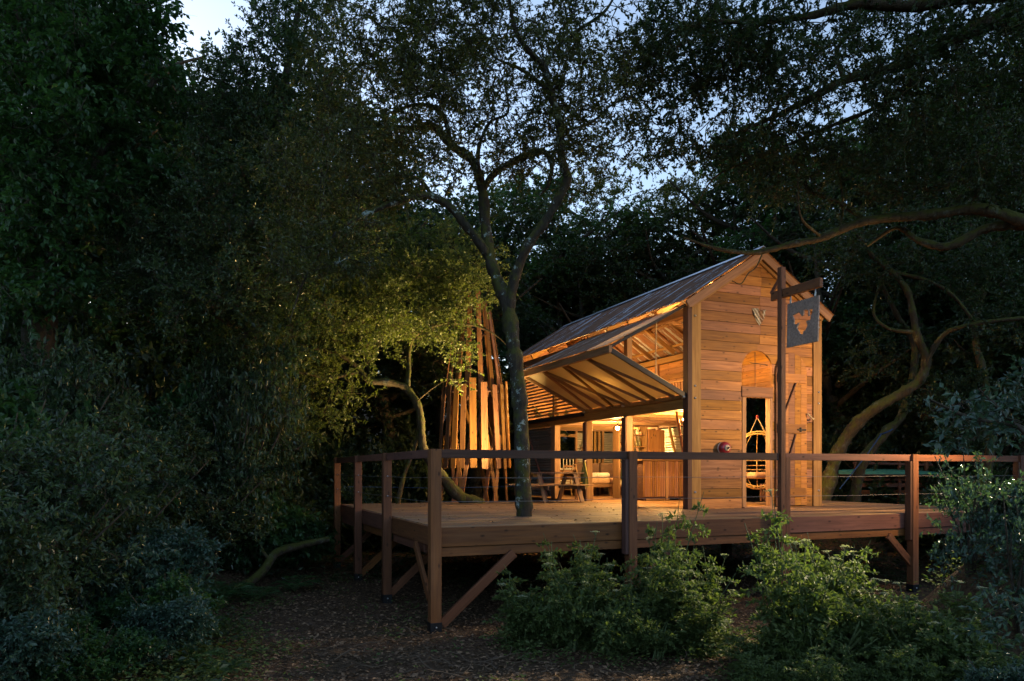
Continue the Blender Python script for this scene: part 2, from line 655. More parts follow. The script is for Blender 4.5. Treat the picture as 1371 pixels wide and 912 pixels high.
def post(x, y, top, base=None, wide=0.145, mat='redwood', brace=None, ply=0.0):
    g = float(gz(x, y)) if base is None else base
    o = span('post', deck, x - wide / 2, x + wide / 2, y - wide / 2, y + wide / 2, g + 0.13, top, mat)
    span('post_foot', o, x - wide / 2 - 0.008, x + wide / 2 + 0.008, y - wide / 2 - 0.008, y + wide / 2 + 0.008, g - 0.1, g + 0.145, 'black')
    for sz_ in (0.11,):
        lathe('bolt', o, [(0.0, 0.014), (0.012, 0.012), (0.014, 0.0)], 'steel',
              Matrix.Translation(Vector((x, y - wide / 2 - 0.007, g + 0.08))) @ Matrix.Rotation(math.pi / 2, 4, 'X'), 8)
    return o


Zr = 1.10
for k, x in enumerate(PX):
    top = Zr if k != 2 else 4.28
    if k == 0:
        continue
    post(x, -0.128, top, wide=0.145 if k != 2 else 0.10)
    if k not in (0, 2):
        span('post_board', deck, x - 0.135, x - 0.078, -0.19, -0.07, -0.5, Zr - 0.13, 'darkwood')
for yy in PY[1:]:
    post(-0.128, yy, Zr)
post(-0.075, -0.11, Zr, wide=0.155)
# second ply of the corner and sign posts
span('post_board', deck, 6.09 + 0.06, 6.09 + 0.16, -0.17, -0.09, -1.3, 1.03, 'redwood')
for a_, b_ in zip(PX[:-1], PX[1:]):
    span('handrail', deck, a_ + (0.075 if a_ else -0.05), b_ - 0.075, -0.15, -0.1, Zr - 0.125, Zr - 0.004, 'darkwood' if a_ < 6 else 'redwood')  # bays left of the sign post get darker timber as painted-in shade
    for zc in (0.36, 0.70):
        tube('cable', deck, [(a_, -0.125, zc), ((a_ + b_) / 2, -0.125, zc - 0.012), (b_, -0.125, zc)], 0.004, 'cable', 5)
for a_, b_ in zip(PY[:-1], PY[1:]):
    span('handrail', deck, -0.15, -0.1, a_ + (0.0 if a_ else -0.05), b_ - 0.075, Zr - 0.125, Zr - 0.004, 'redwood')
    for zc in (0.36, 0.70):
        tube('cable', deck, [(-0.125, a_, zc), (-0.125, (a_ + b_) / 2, zc - 0.012), (-0.125, b_, zc)], 0.004, 'cable', 5)
for zc in (0.36, 0.70):
    for yy in PY[1:]:
        lathe('cable_end', deck, [(0, 0.02), (0.013, 0.018), (0.015, 0)], 'steel', Matrix.Translation(Vector((-0.13, yy - 0.074, zc))) @ Matrix.Rotation(math.pi / 2, 4, 'X'), 8)
# blue slack line along the far edge
tube('rope', deck, [(0.1, 7.6, 0.42), (2.5, 7.66, 0.36), (5.0, 7.7, 0.4)], 0.006, 'bluerope', 5)
# braces
for x in (0.0, ):
    beam('brace', deck, (x + 0.02, -0.12, -1.36), (x + 1.12, -0.12, -0.40), 0.06, 0.135, 'redwood')
beam('brace', deck, (PX[3] - 0.02, -0.12, -0.95), (PX[3] - 0.62, -0.12, -0.40), 0.06, 0.13, 'redwood')
beam('brace', deck, (PX[4] - 0.02, -0.12, -1.2), (PX[4] - 0.9, -0.12, -0.40), 0.06, 0.13, 'redwood')
beam('brace', deck, (PX[1] + 0.02, 0.2, -1.36), (PX[1] + 1.0, 0.2, -0.43), 0.06, 0.13, 'redwood')
for yy in PY[1:]:
    beam('brace', deck, (-0.10, yy, -1.36), (0.95, yy, -0.42), 0.06, 0.13, 'redwood')
beam('brace', deck, (-0.12, 0.0, -1.0), (-0.12, 0.75, -0.3), 0.05, 0.12, 'redwood')
for x in (3.1, 6.16, 9.22):
    for yy in (2.6, 5.2):
        g = float(gz(x, yy))
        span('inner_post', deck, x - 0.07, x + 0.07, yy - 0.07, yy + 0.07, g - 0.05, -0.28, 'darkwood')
# sign arm on the tall post
beam('sign_arm', deck, (6.09, 0.10, 3.82), (6.09, -1.02, 3.82), 0.07, 0.15, 'redwood')
beam('arm_strut', deck, (6.09, -0.10, 4.10), (6.09, 0.12, 3.88), 0.05, 0.06, 'redwood')

# ------------------------------------------------------------------ hanging sign
sg = root('hanging_sign', (6.09, -0.62, 2.88), 'weathered grey board sign with a cut-out creature shape hanging from the arm', 'sign')
S0 = 7.6
outer = [(125, 305), (465, 235), (450, 725), (115, 770)]
hole = [(180, 430), (250, 400), (262, 410), (285, 445), (300, 430), (302, 380), (352, 380), (350, 448), (362, 450), (360, 380), (398, 378), (393, 430), (380, 440), (375, 490), (330, 500), (345, 545), (322, 598), (302, 605), (295, 636), (262, 632), (228, 570), (240, 540), (255, 508), (215, 530), (195, 520), (200, 480)]


def sign_uv(p):
    # picture position on the board -> metres on the board (the board hangs along -Y)
    u = (p[0] - 120) / 340.0
    top = 305 - 70 * u
    bot = 770 - 45 * u
    return (u * 0.70, 3.62 - (p[1] - top) / (bot - top) * 0.74)


po = [sign_uv(p) for p in outer]
ph = [sign_uv(p) for p in hole]
tess = geometry.tessellate_polygon([[Vector((a_, b_, 0)) for a_, b_ in po], [Vector((a_, b_, 0)) for a_, b_ in ph]])
pp = po + ph
NP = len(pp)
v = [(-0.012, -a_, b_) for a_, b_ in pp] + [(0.012, -a_, b_) for a_, b_ in pp]
f = [tuple(t) for t in tess] + [tuple(x + NP for x in reversed(t)) for t in tess]
for s0, ln in ((0, len(po)), (len(po), len(ph))):
    for k in range(ln):
        a_, b_ = s0 + k, s0 + (k + 1) % ln
        f.append((a_, b_, b_ + NP, a_ + NP))
bm_off = Matrix.Translation(Vector((6.09, -0.27, 0)))
me = mesh('board', v, f, 'greyboard')
bm = bmesh.new()
bm.from_mesh(me)
bmesh.ops.recalc_face_normals(bm, faces=bm.faces[:])
bm.to_mesh(me)
bm.free()
link_mesh('board', me, sg, bm_off)
for u in (0.07, 0.62):
    an = np.linspace(0, 2 * np.pi, 13)
    tube('hook', sg, [(6.09 + 0.02 * math.sin(t), -0.27 - u + 0.03 * math.sin(t * 1.0), 3.66 + 0.09 * math.cos(t)) for t in an], 0.008, 'steel', 6)

# ------------------------------------------------------------------ cabin
cab = root('timber_cabin', (HX, HY, 0), 'two storey larch cabin with rusty corrugated roof and propped open side', 'cabin')
H = Matrix.Translation(Vector((HX, HY, 0)))
CW, CL = 3.55, 9.2
RX, RZ, SLOPE = CW / 2, 5.55, 0.636


def hs(name, parent, x0, x1, y0, y1, z0, z1, mat):
    return span(name, parent, HX + x0, HX + x1, HY + y0, HY + y1, z0, z1, mat)


def hb(name, parent, A, B, w_, h_, mat, up=(0, 0, 1)):
    return beam(name, parent, (HX + A[0], HY + A[1], A[2]), (HX + B[0], HY + B[1], B[2]), w_, h_, mat, up)


def zr(x):
    return RZ - 0.09 - SLOPE * abs(x - RX)


# floor
fl = hs('floor_frame', cab, 0.05, CW - 0.05, 0.05, CL - 0.05, -0.25, -0.05, 'darkwood')
y = -0.04
while y < CL:
    row(HY + y, HX + 0.0, HX + CW, 'floor_plank', fl, 'floor', 0.0)
    y += 0.145
# stilts under the cabin
for xx in (0.15, CW - 0.15):
    for yy in (0.2, 3.1, 6.1, 9.0):
        g = float(gz(HX + xx, HY + yy))
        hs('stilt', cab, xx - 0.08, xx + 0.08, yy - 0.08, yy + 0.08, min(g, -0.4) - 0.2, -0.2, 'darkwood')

# front wall
gw = hs('gable_wall', cab, 0.28, 0.40, 0.02, 0.10, 0.0, 4.2, 'frame')
hs('stud', gw, 3.14, 3.26, 0.02, 0.10, 0.0, 4.2, 'frame')
hs('stud', gw, 1.22, 1.32, 0.02, 0.09, 0.0, 3.1, 'frame')
hs('stud', gw, 2.22, 2.32, 0.02, 0.09, 0.0, 3.1, 'frame')
CX, AR, ZS = 1.765, 0.405, 2.97


def arch_half(z, grow=0.0):
    R_ = AR + grow
    if z <= ZS:
        return R_
    t = R_ * R_ - (z - ZS) ** 2
    return math.sqrt(t) if t > 0 else 0.0


RH = 0.2075
for k in range(26):
    z0, z1 = k * RH + 0.005, (k + 1) * RH - 0.005
    jit = random.uniform(-0.02, 0.02)
    j = 1.86 + (random.choice((0, 0.02, -0.03)))
    for side in (0, 1):
        zz = np.unique(np.append(np.linspace(z0, z1, 12), np.clip([ZS + AR - 0.02, ZS + AR, ZS + AR + 0.0119], z0, z1)))
        inner, outer_ = [], []
        for z in zz:
            lim = (RZ - 0.05 - z) / SLOPE          # half width below the roof
            xo = max(0.27, RX - lim) if side == 0 else min(3.30, RX + lim)
            a_ = arch_half(z, 0.012)
            if a_ > 0.0:
                xi = CX - a_ if side == 0 else CX + a_
            else:
                xi = j - 0.002 if side == 0 else j + 0.002
            if z > ZS + AR and side == 0:
                xi = j - 0.002
            if (side == 0 and xi < xo) or (side == 1 and xi > xo):
                xi = xo
            inner.append((xi, z))
            outer_.append((xo, z))
        # a row straddling the crown of the arch keeps its inner edge on the arch line
        if z0 < ZS + AR < z1:
            inner = [((CX - arch_half(z, 0.012)) if side == 0 else (CX + arch_half(z, 0.012)), z) for z in zz]
        if abs(inner[0][0] - outer_[0][0]) < 0.04 and abs(inner[-1][0] - outer_[-1][0]) < 0.04:
            continue
        poly = outer_[::-1] + inner if side == 0 else inner[::-1] + outer_
        # drop repeats
        q = []
        for p in poly:
            if not q or (abs(p[0] - q[-1][0]) + abs(p[1] - q[-1][1])) > 1e-4:
                q.append(p)
        if len(q) > 2 and abs(q[0][0] - q[-1][0]) + abs(q[0][1] - q[-1][1]) < 1e-4:
            q.pop()
        if len(q) < 3:
            continue
        o = prism('plank', gw, q, -0.02 - random.uniform(0, 0.006), 0.018, 'larch', H)
# laps behind the seams of the boards
for k in range(1, 26):
    z = k * RH
    lim = (RZ - 0.07 - z) / SLOPE
    xa, xb = max(0.28, RX - lim), min(3.29, RX + lim)
    a_ = arch_half(z, 0.03) if z < ZS + AR + 0.02 else 0.0
    if xb - xa < 0.1:
        continue
    if a_ > 0.02:
        hs('lap', gw, xa, CX - a_, 0.0195, 0.028, z - 0.03, z + 0.03, 'darkwood')
        hs('lap', gw, CX + a_, xb, 0.0195, 0.028, z - 0.03, z + 0.03, 'darkwood')
    else:
        hs('lap', gw, xa, xb, 0.0195, 0.028, z - 0.03, z + 0.03, 'darkwood')
hs('lap', gw, 1.80, 1.92, 0.029, 0.036, ZS + AR + 0.05, RZ - 0.25, 'darkwood')
# corner posts
cp = hs('corner_post', cab, 0.04, 0.27, -0.06, 0.16, 0.0, 4.3, 'frame')
hs('corner_post', cab, -0.07, 0.035, -0.075, 0.10, 0.0, 4.2, 'darkwood')
hs('corner_post', cab, CW - 0.24, CW, -0.06, 0.16, 0.0, 4.16, 'frame')
for zz in (0.35, 2.3, 2.55, 4.0):
    for xx in (0.12, CW - 0.10):
        lathe('bolt', cp, [(0, 0.02), (0.02, 0.018), (0.024, 0)], 'steel', Matrix.Translation(Vector((HX + xx, HY - 0.061, zz))) @ Matrix.Rotation(math.pi / 2, 4, 'X'), 8)
# door frame and lintel
hs('door_jamb', cab, CX - AR - 0.003, CX - AR + 0.10, -0.035, 0.12, 0.0, 2.37, 'frame')
hs('door_jamb', cab, CX + AR - 0.06, CX + AR + 0.003, -0.035, 0.12, 0.0, 2.37, 'frame')
hs('lintel', cab, CX - AR - 0.02, CX + AR + 0.01, -0.045, 0.10, 2.375, 2.60, 'larch')
hs('threshold', cab, CX - AR, CX + AR, -0.10, 0.14, -0.002, 0.025, 'floor')
hb('window_bar', cab, (CX, 0.05, 2.6), (CX, 0.05, 3.37), 0.012, 0.012, 'black')
hb('window_bar', cab, (CX - 0.15, 0.055, 3.13), (CX + 0.36, 0.055, 3.10), 0.014, 0.014, 'black')
# open door leaf folded flat on the wall
DLX0, DLX1 = 2.24, 3.10
dc = (DLX0 + DLX1) / 2
dr = (DLX1 - DLX0) / 2
arch = [(dc + dr * math.cos(t), 2.95 + dr * math.sin(t)) for t in np.linspace(0, math.pi, 13)]
leaf = prism('door_leaf', cab, [(DLX0, 0.03), (DLX1, 0.03)] + arch, -0.052, -0.03, 'larch', H)
nb = 5
for k in range(nb):
    x0 = DLX0 + (DLX1 - DLX0) * k / nb + 0.003
    x1 = DLX0 + (DLX1 - DLX0) * (k + 1) / nb - 0.003
    top = [(x, 2.95 + math.sqrt(max(0.0, dr * dr - (x - dc) ** 2)) - 0.004) for x in np.linspace(x1, x0, 4)]
    prism('plank', leaf, [(x0, 0.035), (x1, 0.035)] + top, -0.075, -0.053, 'larch', H)
for zz in (0.22, 1.62, 2.42, 2.72):
    if zz == 2.42:
        continue
    hs('ledge', leaf, DLX0 + 0.02, DLX1 - 0.06, -0.105, -0.077, zz, zz + 0.20, 'larch')
for za, zb in ((0.45, 1.60), (1.84, 2.72)):
    hb('brace', leaf, (DLX0 + 0.10, -0.09, za), (DLX1 - 0.34, -0.09, zb), 0.028, 0.06, 'darkwood', (0, 1, 0))  # thin dark boards stand in for the shadow along the brace edges
hs('latch', leaf, DLX1 - 0.30, DLX1 - 0.06, -0.125, -0.107, 1.68, 1.715, 'black')
hs('latch', leaf, DLX1 - 0.24, DLX1 - 0.20, -0.135, -0.107, 1.65, 1.745, 'black')
tube('door_handle', leaf, [(HX + DLX1 - 0.02, HY - 0.11, 2.06), (HX + DLX1 + 0.03, HY - 0.16, 1.98), (HX + DLX1 + 0.10, HY - 0.15, 1.93), (HX + DLX1 + 0.16, HY - 0.10, 1.95)], [0.02, 0.018, 0.022, 0.026], 'rope', 6)

# roof: rafters, sheets, ridge, barge boards
Y0R, Y1R = -0.20, CL + 0.15
rf = hs('roof', cab, RX - 0.03, RX + 0.03, Y0R + 0.08, Y1R - 0.05, RZ - 0.30, RZ - 0.09, 'frame')
ex = RX + 0.15
for yy in (0.05, 1.2, 2.4, 3.4, 4.4, 5.6, 6.8, 8.0, CL - 0.05):
    hb('rafter', rf, (RX, yy, RZ - 0.16), (0.02, yy, RZ - 0.16 - SLOPE * RX), 0.06, 0.13, 'frame')
    hb('rafter', rf, (RX, yy, RZ - 0.16), (CW - 0.02, yy, RZ - 0.16 - SLOPE * RX), 0.06, 0.13, 'frame')
for t in (0.12, 0.5, 0.86):
    for s_ in (-1, 1):
        x = RX + s_ * ex * t
        hs('purlin', rf, x - 0.03, x + 0.03, Y0R + 0.06, Y1R - 0.03, RZ - SLOPE * ex * t - 0.10, RZ - SLOPE * ex * t - 0.035, 'frame')
for s_ in (-1, 1):
    hb('barge_board', rf, (RX, Y0R + 0.03, RZ - 0.13), (RX + s_ * ex, Y0R + 0.03, RZ - 0.13 - SLOPE * ex), 0.04, 0.17, 'frame')
    hb('soffit_board', rf, (RX + s_ * 0.02, -0.095, RZ - 0.10), (RX + s_ * (ex - 0.05), -0.095, RZ - 0.10 - SLOPE * (ex - 0.05)), 0.13, 0.025, 'frame')
    hb('barge_board', rf, (RX + s_ * 0.02, Y0R + 0.13, RZ - 0.22), (RX + s_ * (ex - 0.14), Y0R + 0.13, RZ - 0.22 - SLOPE * (ex - 0.14)), 0.05, 0.12, 'frame')
# hinge plate on the barge board
SW = 0.80
LS = math.hypot(ex, SLOPE * ex) + 0.10


def corr_mesh(name, width, length, pitch, amp, mat, per=6, bend=0.0, thick=0.0):
    nw = int(round(width / pitch * per))
    xs = np.linspace(0, width, nw + 1)
    zs = amp * np.cos(2 * np.pi * xs / pitch)
    rows_ = 3
    v = np.array([(x, length * r_ / (rows_ - 1), z) for r_ in range(rows_) for x, z in zip(xs, zs)])
    n1 = nw + 1
    f = np.array([(r_ * n1 + k, r_ * n1 + k + 1, (r_ + 1) * n1 + k + 1, (r_ + 1) * n1 + k) for r_ in range(rows_ - 1) for k in range(nw)])
    return fast_mesh(name, [(v, f, 0)], [mat])


sheet = corr_mesh('roof_sheet', SW + 0.06, LS, 0.076, 0.011, 'roof')
ang = math.atan(SLOPE)
nsh = int(math.ceil((Y1R - Y0R) / SW))
for s_ in (-1, 1):
    xax = Vector((0, -s_, 0))
    yax = Vector((s_ * math.cos(ang), 0, -math.sin(ang)))
    zax = xax.cross(yax)
    for k in range(nsh):
        m4 = Matrix((xax, yax, zax)).transposed().to_4x4()
        yy = Y0R + SW * k if s_ < 0 else Y0R + SW * (k + 1) + 0.05
        lift = 0.004 * (k % 2) + random.uniform(0, 0.004)
        m4.translation = Vector((HX + RX, HY + yy, RZ + 0.005 + lift)) + yax * random.uniform(-0.005, 0.02)
        link_mesh('roof_sheet', sheet, rf, m4)
for s_ in (-1, 1):
    hb('ridge_cap', rf, (RX + s_ * 0.075, Y0R - 0.01, RZ + 0.0), (RX + s_ * 0.075, Y1R, RZ + 0.0), 0.19, 0.008, 'zinc', (s_ * math.sin(ang), 0, math.cos(ang)))

# eave and storey beams on the open side
hs('eave_beam', cab, -0.05, 0.10, 0.12, CL, 4.02, 4.17, 'frame')
hs('eave_beam', cab, CW - 0.10, CW + 0.04, 0.17, CL, 4.02, 4.17, 'frame')
hs('storey_beam', cab, -0.06, 0.10, 0.11, CL, 2.08, 2.30, 'frame')
hs('storey_beam', cab, CW - 0.12, CW - 0.02, 2.75, CL, 2.08, 2.30, 'frame')
hs('flashing', cab, -0.16, -0.062, 4.45, CL + 0.05, 2.22, 2.32, 'black')
for yy in (2.40, 4.36):
    hs('side_post', cab, -0.07, 0.09, yy - 0.08, yy + 0.08, 0.0, 2.08, 'frame')
    hs('side_post', cab, -0.115, -0.073, yy - 0.09, yy + 0.09, 0.0, 2.05, 'darkwood')
    hs('upper_post', cab, -0.06, 0.08, yy - 0.08, yy + 0.08, 2.30, 4.02, 'darkwood' if yy < 3 else 'frame')
hs('side_post', cab, -0.07, 0.10, 6.2, 6.45, 0.0, 2.08, 'frame')
hs('side_post', cab, -0.07, 0.10, CL - 0.18, CL, 0.0, 4.02, 'frame')
hs('upper_post', cab, -0.05, 0.07, 6.3, 6.4, 2.3, 4.02, 'frame')
for yy in (0.9, 1.8, 2.7, 3.6, 4.5, 5.4, 6.3, 7.2, 8.1, 9.0):
    hs('floor_joist', cab, 0.10, CW - 0.12 if yy > 2.65 else 1.28, yy - 0.03, yy + 0.03, 2.10, 2.27, 'frame')
uf = hs('upper_floor', cab, 0.10, 1.30, 0.17, 4.4, 2.275, 2.292, 'floor')
uf2 = hs('upper_floor', cab, 0.10, CW - 0.12, 4.41, CL - 0.1, 2.275, 2.292, 'floor')
x = 0.1
while x < CW - 0.15:
    y1_ = CL - 0.1
    y0_ = 0.17 if x < 1.25 else 2.65 if x > 2.25 else 4.41
    hs('plank', uf2, x, x + 0.155, y0_, y1_, 2.294, 2.318, 'floor')
    x += 0.16
# far side wall: upper boards, lower iron with a doorway
sw = hs('side_wall', cab, CW - 0.07, CW + 0.0, 0.17, 0.27, 0.0, 4.02, 'frame')
for yy in (2.75, 4.6, 6.4, 8.2):
    hs('stud', sw, CW - 0.07, CW + 0.0, yy, yy + 0.09, 0.0, 4.02, 'frame')
z = 2.32
while z < 4.0:
    hs('board', sw, CW + 0.002, CW + 0.026, 0.17 if z > 2.6 else 2.75, 4.6, z, z + 0.165, 'larch')
    hs('board', sw, CW + 0.002, CW + 0.026, 4.606, CL, z, z + 0.165, 'larch')
    z += 0.168
tin = corr_mesh('iron_panel', 2.0, 0.92, 0.076, 0.010, 'tin', 4)
for yy in (2.85, 3.75, 4.65, 5.55, 6.45, 7.35, 8.25):
    m4 = Matrix((Vector((0, 0, 1)), Vector((0, 1, 0)), Vector((-1, 0, 0)))).transposed().to_4x4()
    m4.translation = Vector((HX + CW + 0.02, HY + yy, 0.06))
    link_mesh('iron_panel', tin, sw, m4)
for yy in (3.3, 5.0, 7.0):
    hb('brace', sw, (CW - 0.06, yy, 0.05), (CW - 0.06, yy + 0.8, 2.1), 0.05, 0.07, 'frame', (1, 0, 0))
# rear wall
ew = hs('rear_wall', cab, 0.0, 0.10, CL - 0.19, CL - 0.1, 0.0, 2.1, 'frame')
for xx in (1.2, 2.05, 2.75, 2.9, 3.05):
    hs('stud', ew, xx, xx + 0.075, CL - 0.18, CL - 0.10, 0.0, 2.1, 'frame')
hs('stud', ew, 1.275, 2.05, CL - 0.18, CL - 0.10, 1.90, 2.0, 'frame')
for xx in (0.10, 2.12, 2.64):
    m4 = Matrix((Vector((0, 0, 1)), Vector((1, 0, 0)), Vector((0, 1, 0)))).transposed().to_4x4()
    m4.translation = Vector((HX + xx, HY + CL - 0.06, 0.06))
    link_mesh('iron_panel', tin, ew, m4)
z = 0.02
while z < 0.8:
    hs('board', ew, 1.0, 2.12, CL - 0.09, CL - 0.065, z, z + 0.14, 'larch')
    z += 0.145
z = 2.32
while z < 5.1:
    hw = min(CW / 2, (RZ - 0.1 - z - 0.16) / SLOPE)
    if hw > 0.1:
        hs('board', ew, RX - hw, RX + hw, CL - 0.09, CL - 0.065, z, z + 0.165, 'larch')
    z += 0.168
hb('brace', ew, (2.15, CL - 0.2, 1.2), (2.55, CL - 0.2, 2.05), 0.05, 0.06, 'frame', (0, 1, 0))
# lower near wall at the rear: iron between posts
lw = hs('iron_wall', cab, -0.02, 0.03, 6.46, 6.52, 0.0, 2.08, 'frame')
for yy in (6.46, 7.36, 8.26):
    m4 = Matrix((Vector((0, 0, 1)), Vector((0, 1, 0)), Vector((-1, 0, 0)))).transposed().to_4x4()
    m4.translation = Vector((HX - 0.03, HY + yy, 0.06))
    link_mesh('iron_panel', tin, lw, m4)
hb('brace', lw, (-0.07, 6.7, 0.05), (-0.07, 8.2, 2.05), 0.03, 0.06, 'redwood', (1, 0, 0))
# louvred upper wall
lv = hs('louvre_wall', cab, -0.04, 0.02, 4.45, 4.52, 2.32, 4.02, 'cedar')
hs('stile', lv, -0.04, 0.02, CL - 0.26, CL - 0.19, 2.32, 4.02, 'cedar')
for a_, b_ in ((4.53, 6.29), (6.41, CL - 0.27)):
    z = 2.42
    while z < 4.0:
        beam('slat', lv, (HX - 0.01, HY + a_, z), (HX - 0.01, HY + b_, z), 0.016, 0.052, 'cedar', (0.25, 0, 0.97))
        z += 0.098
# balustrade upstairs
bl = hs('balustrade', cab, 2.42, 2.50, 2.7, 5.6, 3.16, 3.21, 'cedar')
hs('bottom_rail', bl, 2.43, 2.49, 2.7, 5.6, 2.40, 2.45, 'cedar')
for k in range(22):
    yy = 2.74 + k * 0.13
    hs('baluster', bl, 2.445, 2.475, yy, yy + 0.035, 2.45, 3.16, 'cedar')
hs('newel', bl, 2.41, 2.51, 5.6, 5.7, 2.318, 3.3, 'cedar')
# arched tie between the rafters
arcp = [(0.15 + 0.0, 4.12)]
tube('tie_arch', rf, [(HX + 0.1 + 3.3 * t, HY + 3.4, 4.02 + 0.62 * math.sin(math.pi * t)) for t in np.linspace(0, 1, 15)], 0.06, 'frame', 6)

# propped flap: upper and lower leaf meeting in an outward knee
KX, KZ, KL = -1.86, 3.20, 4.36
HZ0, HZ1 = 2.34, 4.22
aw = hb('flap', cab, (KX, -0.02, KZ), (KX, KL + 0.05, KZ), 0.075, 0.15, 'frame')
hb('flap_edge', aw, (-0.07, 0.0, HZ0), (KX + 0.03, 0.0, KZ - 0.03), 0.05, 0.10, 'black')
hb('flap_edge', aw, (-0.08, 0.0, HZ1), (KX + 0.03, 0.0, KZ + 0.06), 0.04, 0.06, 'black')
hb('flap_edge', aw, (-0.07, KL, HZ0), (KX + 0.04, KL, KZ - 0.03), 0.05, 0.09, 'frame')
hb('flap_edge', aw, (-0.08, KL, HZ1), (KX + 0.03, KL, KZ + 0.06), 0.04, 0.06, 'darkwood')
hb('hinge_rail', aw, (-0.09, 0.02, HZ0 - 0.01), (-0.09, KL, HZ0 - 0.01), 0.05, 0.08, 'frame')
dl = Vector((KX, 0, KZ - HZ0)).normalized()
up2 = Vector((dl.z, 0, -dl.x)).normalized()
for k in range(4):
    ya, yb = KL * k / 4 + 0.004, KL * (k + 1) / 4 - 0.004
    A = Vector((-0.09, (ya + yb) / 2, HZ0 + 0.05))
    B = Vector((KX + 0.05, (ya + yb) / 2, KZ + 0.03))
    hb('panel_sheet', aw, A, B, yb - ya, 0.012, 'poly')
rib = lambda ya, yb, w_=0.05, h_=0.075, m_='frame': hb('rib', aw, (-0.10, ya, HZ0 + 0.005), (KX + 0.06, yb, KZ - 0.03), w_, h_, m_)
for yy in (1.09, 2.14, 3.27):
    rib(yy, yy)
for ya, yb in ((0.35, 1.12), (1.45, 2.2), (2.9, 2.25), (2.35, 3.3), (3.95, 3.33)):
    rib(ya, yb, 0.04, 0.06, 'frame')
upper_leaf = corr_mesh('flap_sheet', 0.90, math.hypot(KX, HZ1 - KZ) + 0.02, 0.076, 0.010, 'flaproof')
upper_clear = corr_mesh('flap_sheet', 0.90, math.hypot(KX, HZ1 - KZ) + 0.02, 0.076, 0.010, 'poly')
xax = Vector((0, 1, 0))
yax = Vector((KX, 0, KZ + 0.09 - HZ1)).normalized()
for k in range(5):
    m4 = Matrix((xax, yax, xax.cross(yax))).transposed().to_4x4()
    m4.translation = Vector((HX - 0.02, HY - 0.03 + 0.875 * k, HZ1 + 0.02 + 0.005 * (k % 2)))
    link_mesh('flap_sheet', upper_clear if k in (0,) else upper_leaf, aw, m4)
for yy in (1.1, 2.2, 3.3):
    hb('flap_batten', aw, (-0.08, yy, HZ1 - 0.03), (KX + 0.04, yy, KZ + 0.05), 0.05, 0.04, 'frame')
tube('pulley_rope', aw, [(HX - 0.55, HY + 0.35, 3.95), (HX - 0.56, HY + 0.36, 3.2), (HX - 0.55, HY + 0.37, 2.62)], 0.012, 'rope', 6)
for yy in (0.02, 2.4, KL):
    lathe('hinge', aw, [(0.0, 0.05), (0.03, 0.045), (0.03, -0.045), (0.0, -0.05)], 'steel', Matrix.Translation(Vector((HX - 0.12, HY + yy, HZ0 - 0.02))) @ Matrix.Rotation(math.pi / 2, 4, 'X'), 10)

# heart of corrugated iron on the wall
hp = [(645, 625), (705, 620), (725, 660), (745, 640), (800, 625), (790, 690), (765, 745), (730, 795), (690, 740), (660, 680)]
hp = [(1.80 + (a_ - 725) / 7.6 * 0.0172, 4.12 - (b_ - 700) / 7.6 * 0.0162) for a_, b_ in hp]


def inside(p, poly):
    c_ = False
    for k in range(len(poly)):
        (x1, y1), (x2, y2) = poly[k], poly[k - 1]
        if (y1 > p[1]) != (y2 > p[1]) and p[0] < (x2 - x1) * (p[1] - y1) / (y2 - y1) + x1:
            c_ = not c_
    return c_


he = root('iron_heart', (HX + 1.8, HY - 0.05, 3.95), 'small heart cut from ribbed iron fixed to the gable boards', 'wall ornament')
GN = 44
v, f, idx = [], [], {}
hx0, hx1 = min(p[0] for p in hp), max(p[0] for p in hp)
hz0, hz1 = min(p[1] for p in hp), max(p[1] for p in hp)
for a_ in range(GN):
    for b_ in range(GN):
        cx_, cz_ = hx0 + (hx1 - hx0) * (a_ + 0.5) / GN, hz0 + (hz1 - hz0) * (b_ + 0.5) / GN
        if not inside((cx_, cz_), hp):
            continue
        q = []
        for da, db in ((0, 0), (1, 0), (1, 1), (0, 1)):
            k = (a_ + da, b_ + db)
            if k not in idx:
                x_, z_ = hx0 + (hx1 - hx0) * k[0] / GN, hz0 + (hz1 - hz0) * k[1] / GN
                idx[k] = len(v)
                v.append((HX + x_, HY - 0.048 - 0.014 * math.cos((x_ * 0.75 + z_ * 0.66) * 2 * math.pi / 0.074), z_))
            q.append(idx[k])
        f.append(q)
me = mesh('sheet', v, f, 'tin', True)
me.transform(W[he.name].inverted())
link_mesh('sheet', me, he, W[he.name])
lathe('nail', he, [(0, 0.03), (0.01, 0.028), (0.01, -0.02)], 'steel', Matrix.Translation(Vector((HX + 1.8, HY - 0.035, 4.10))) @ Matrix.Rotation(math.pi / 2, 4, 'X'), 8)

# red bell on the wall
be = root('alarm_bell', (HX + 0.83, HY - 0.03, 1.27), 'round red bell with pale centre mounted on the cabin wall', 'bell')
RB = Matrix.Translation(Vector((HX + 0.83, HY - 0.03, 1.27))) @ Matrix.Rotation(math.pi / 2, 4, 'X')
lathe('back_plate', be, [(0.0, 0.0), (0.125, 0.0), (0.13, 0.02), (0.12, 0.035), (0.0, 0.035)], 'white', RB, 28)
lathe('dome', be, [(0.115, 0.03), (0.135, 0.05), (0.135, 0.09), (0.12, 0.13), (0.085, 0.16), (0.0, 0.17)], 'bellred', RB, 28)
lathe('face', be, [(0.0, 0.19), (0.058, 0.188), (0.065, 0.165)], 'cream', RB, 24)
lathe('centre_knob', be, [(0.0, 0.215), (0.02, 0.21), (0.026, 0.185)], 'black', RB, 16)
for a_ in range(5):
    t = a_ * 2 * math.pi / 5 + 0.5
    lathe('stud', be, [(0, 0.2), (0.008, 0.199), (0.009, 0.18)], 'bellred', RB @ Matrix.Translation(Vector((0.043 * math.cos(t), 0.043 * math.sin(t), 0))), 8)

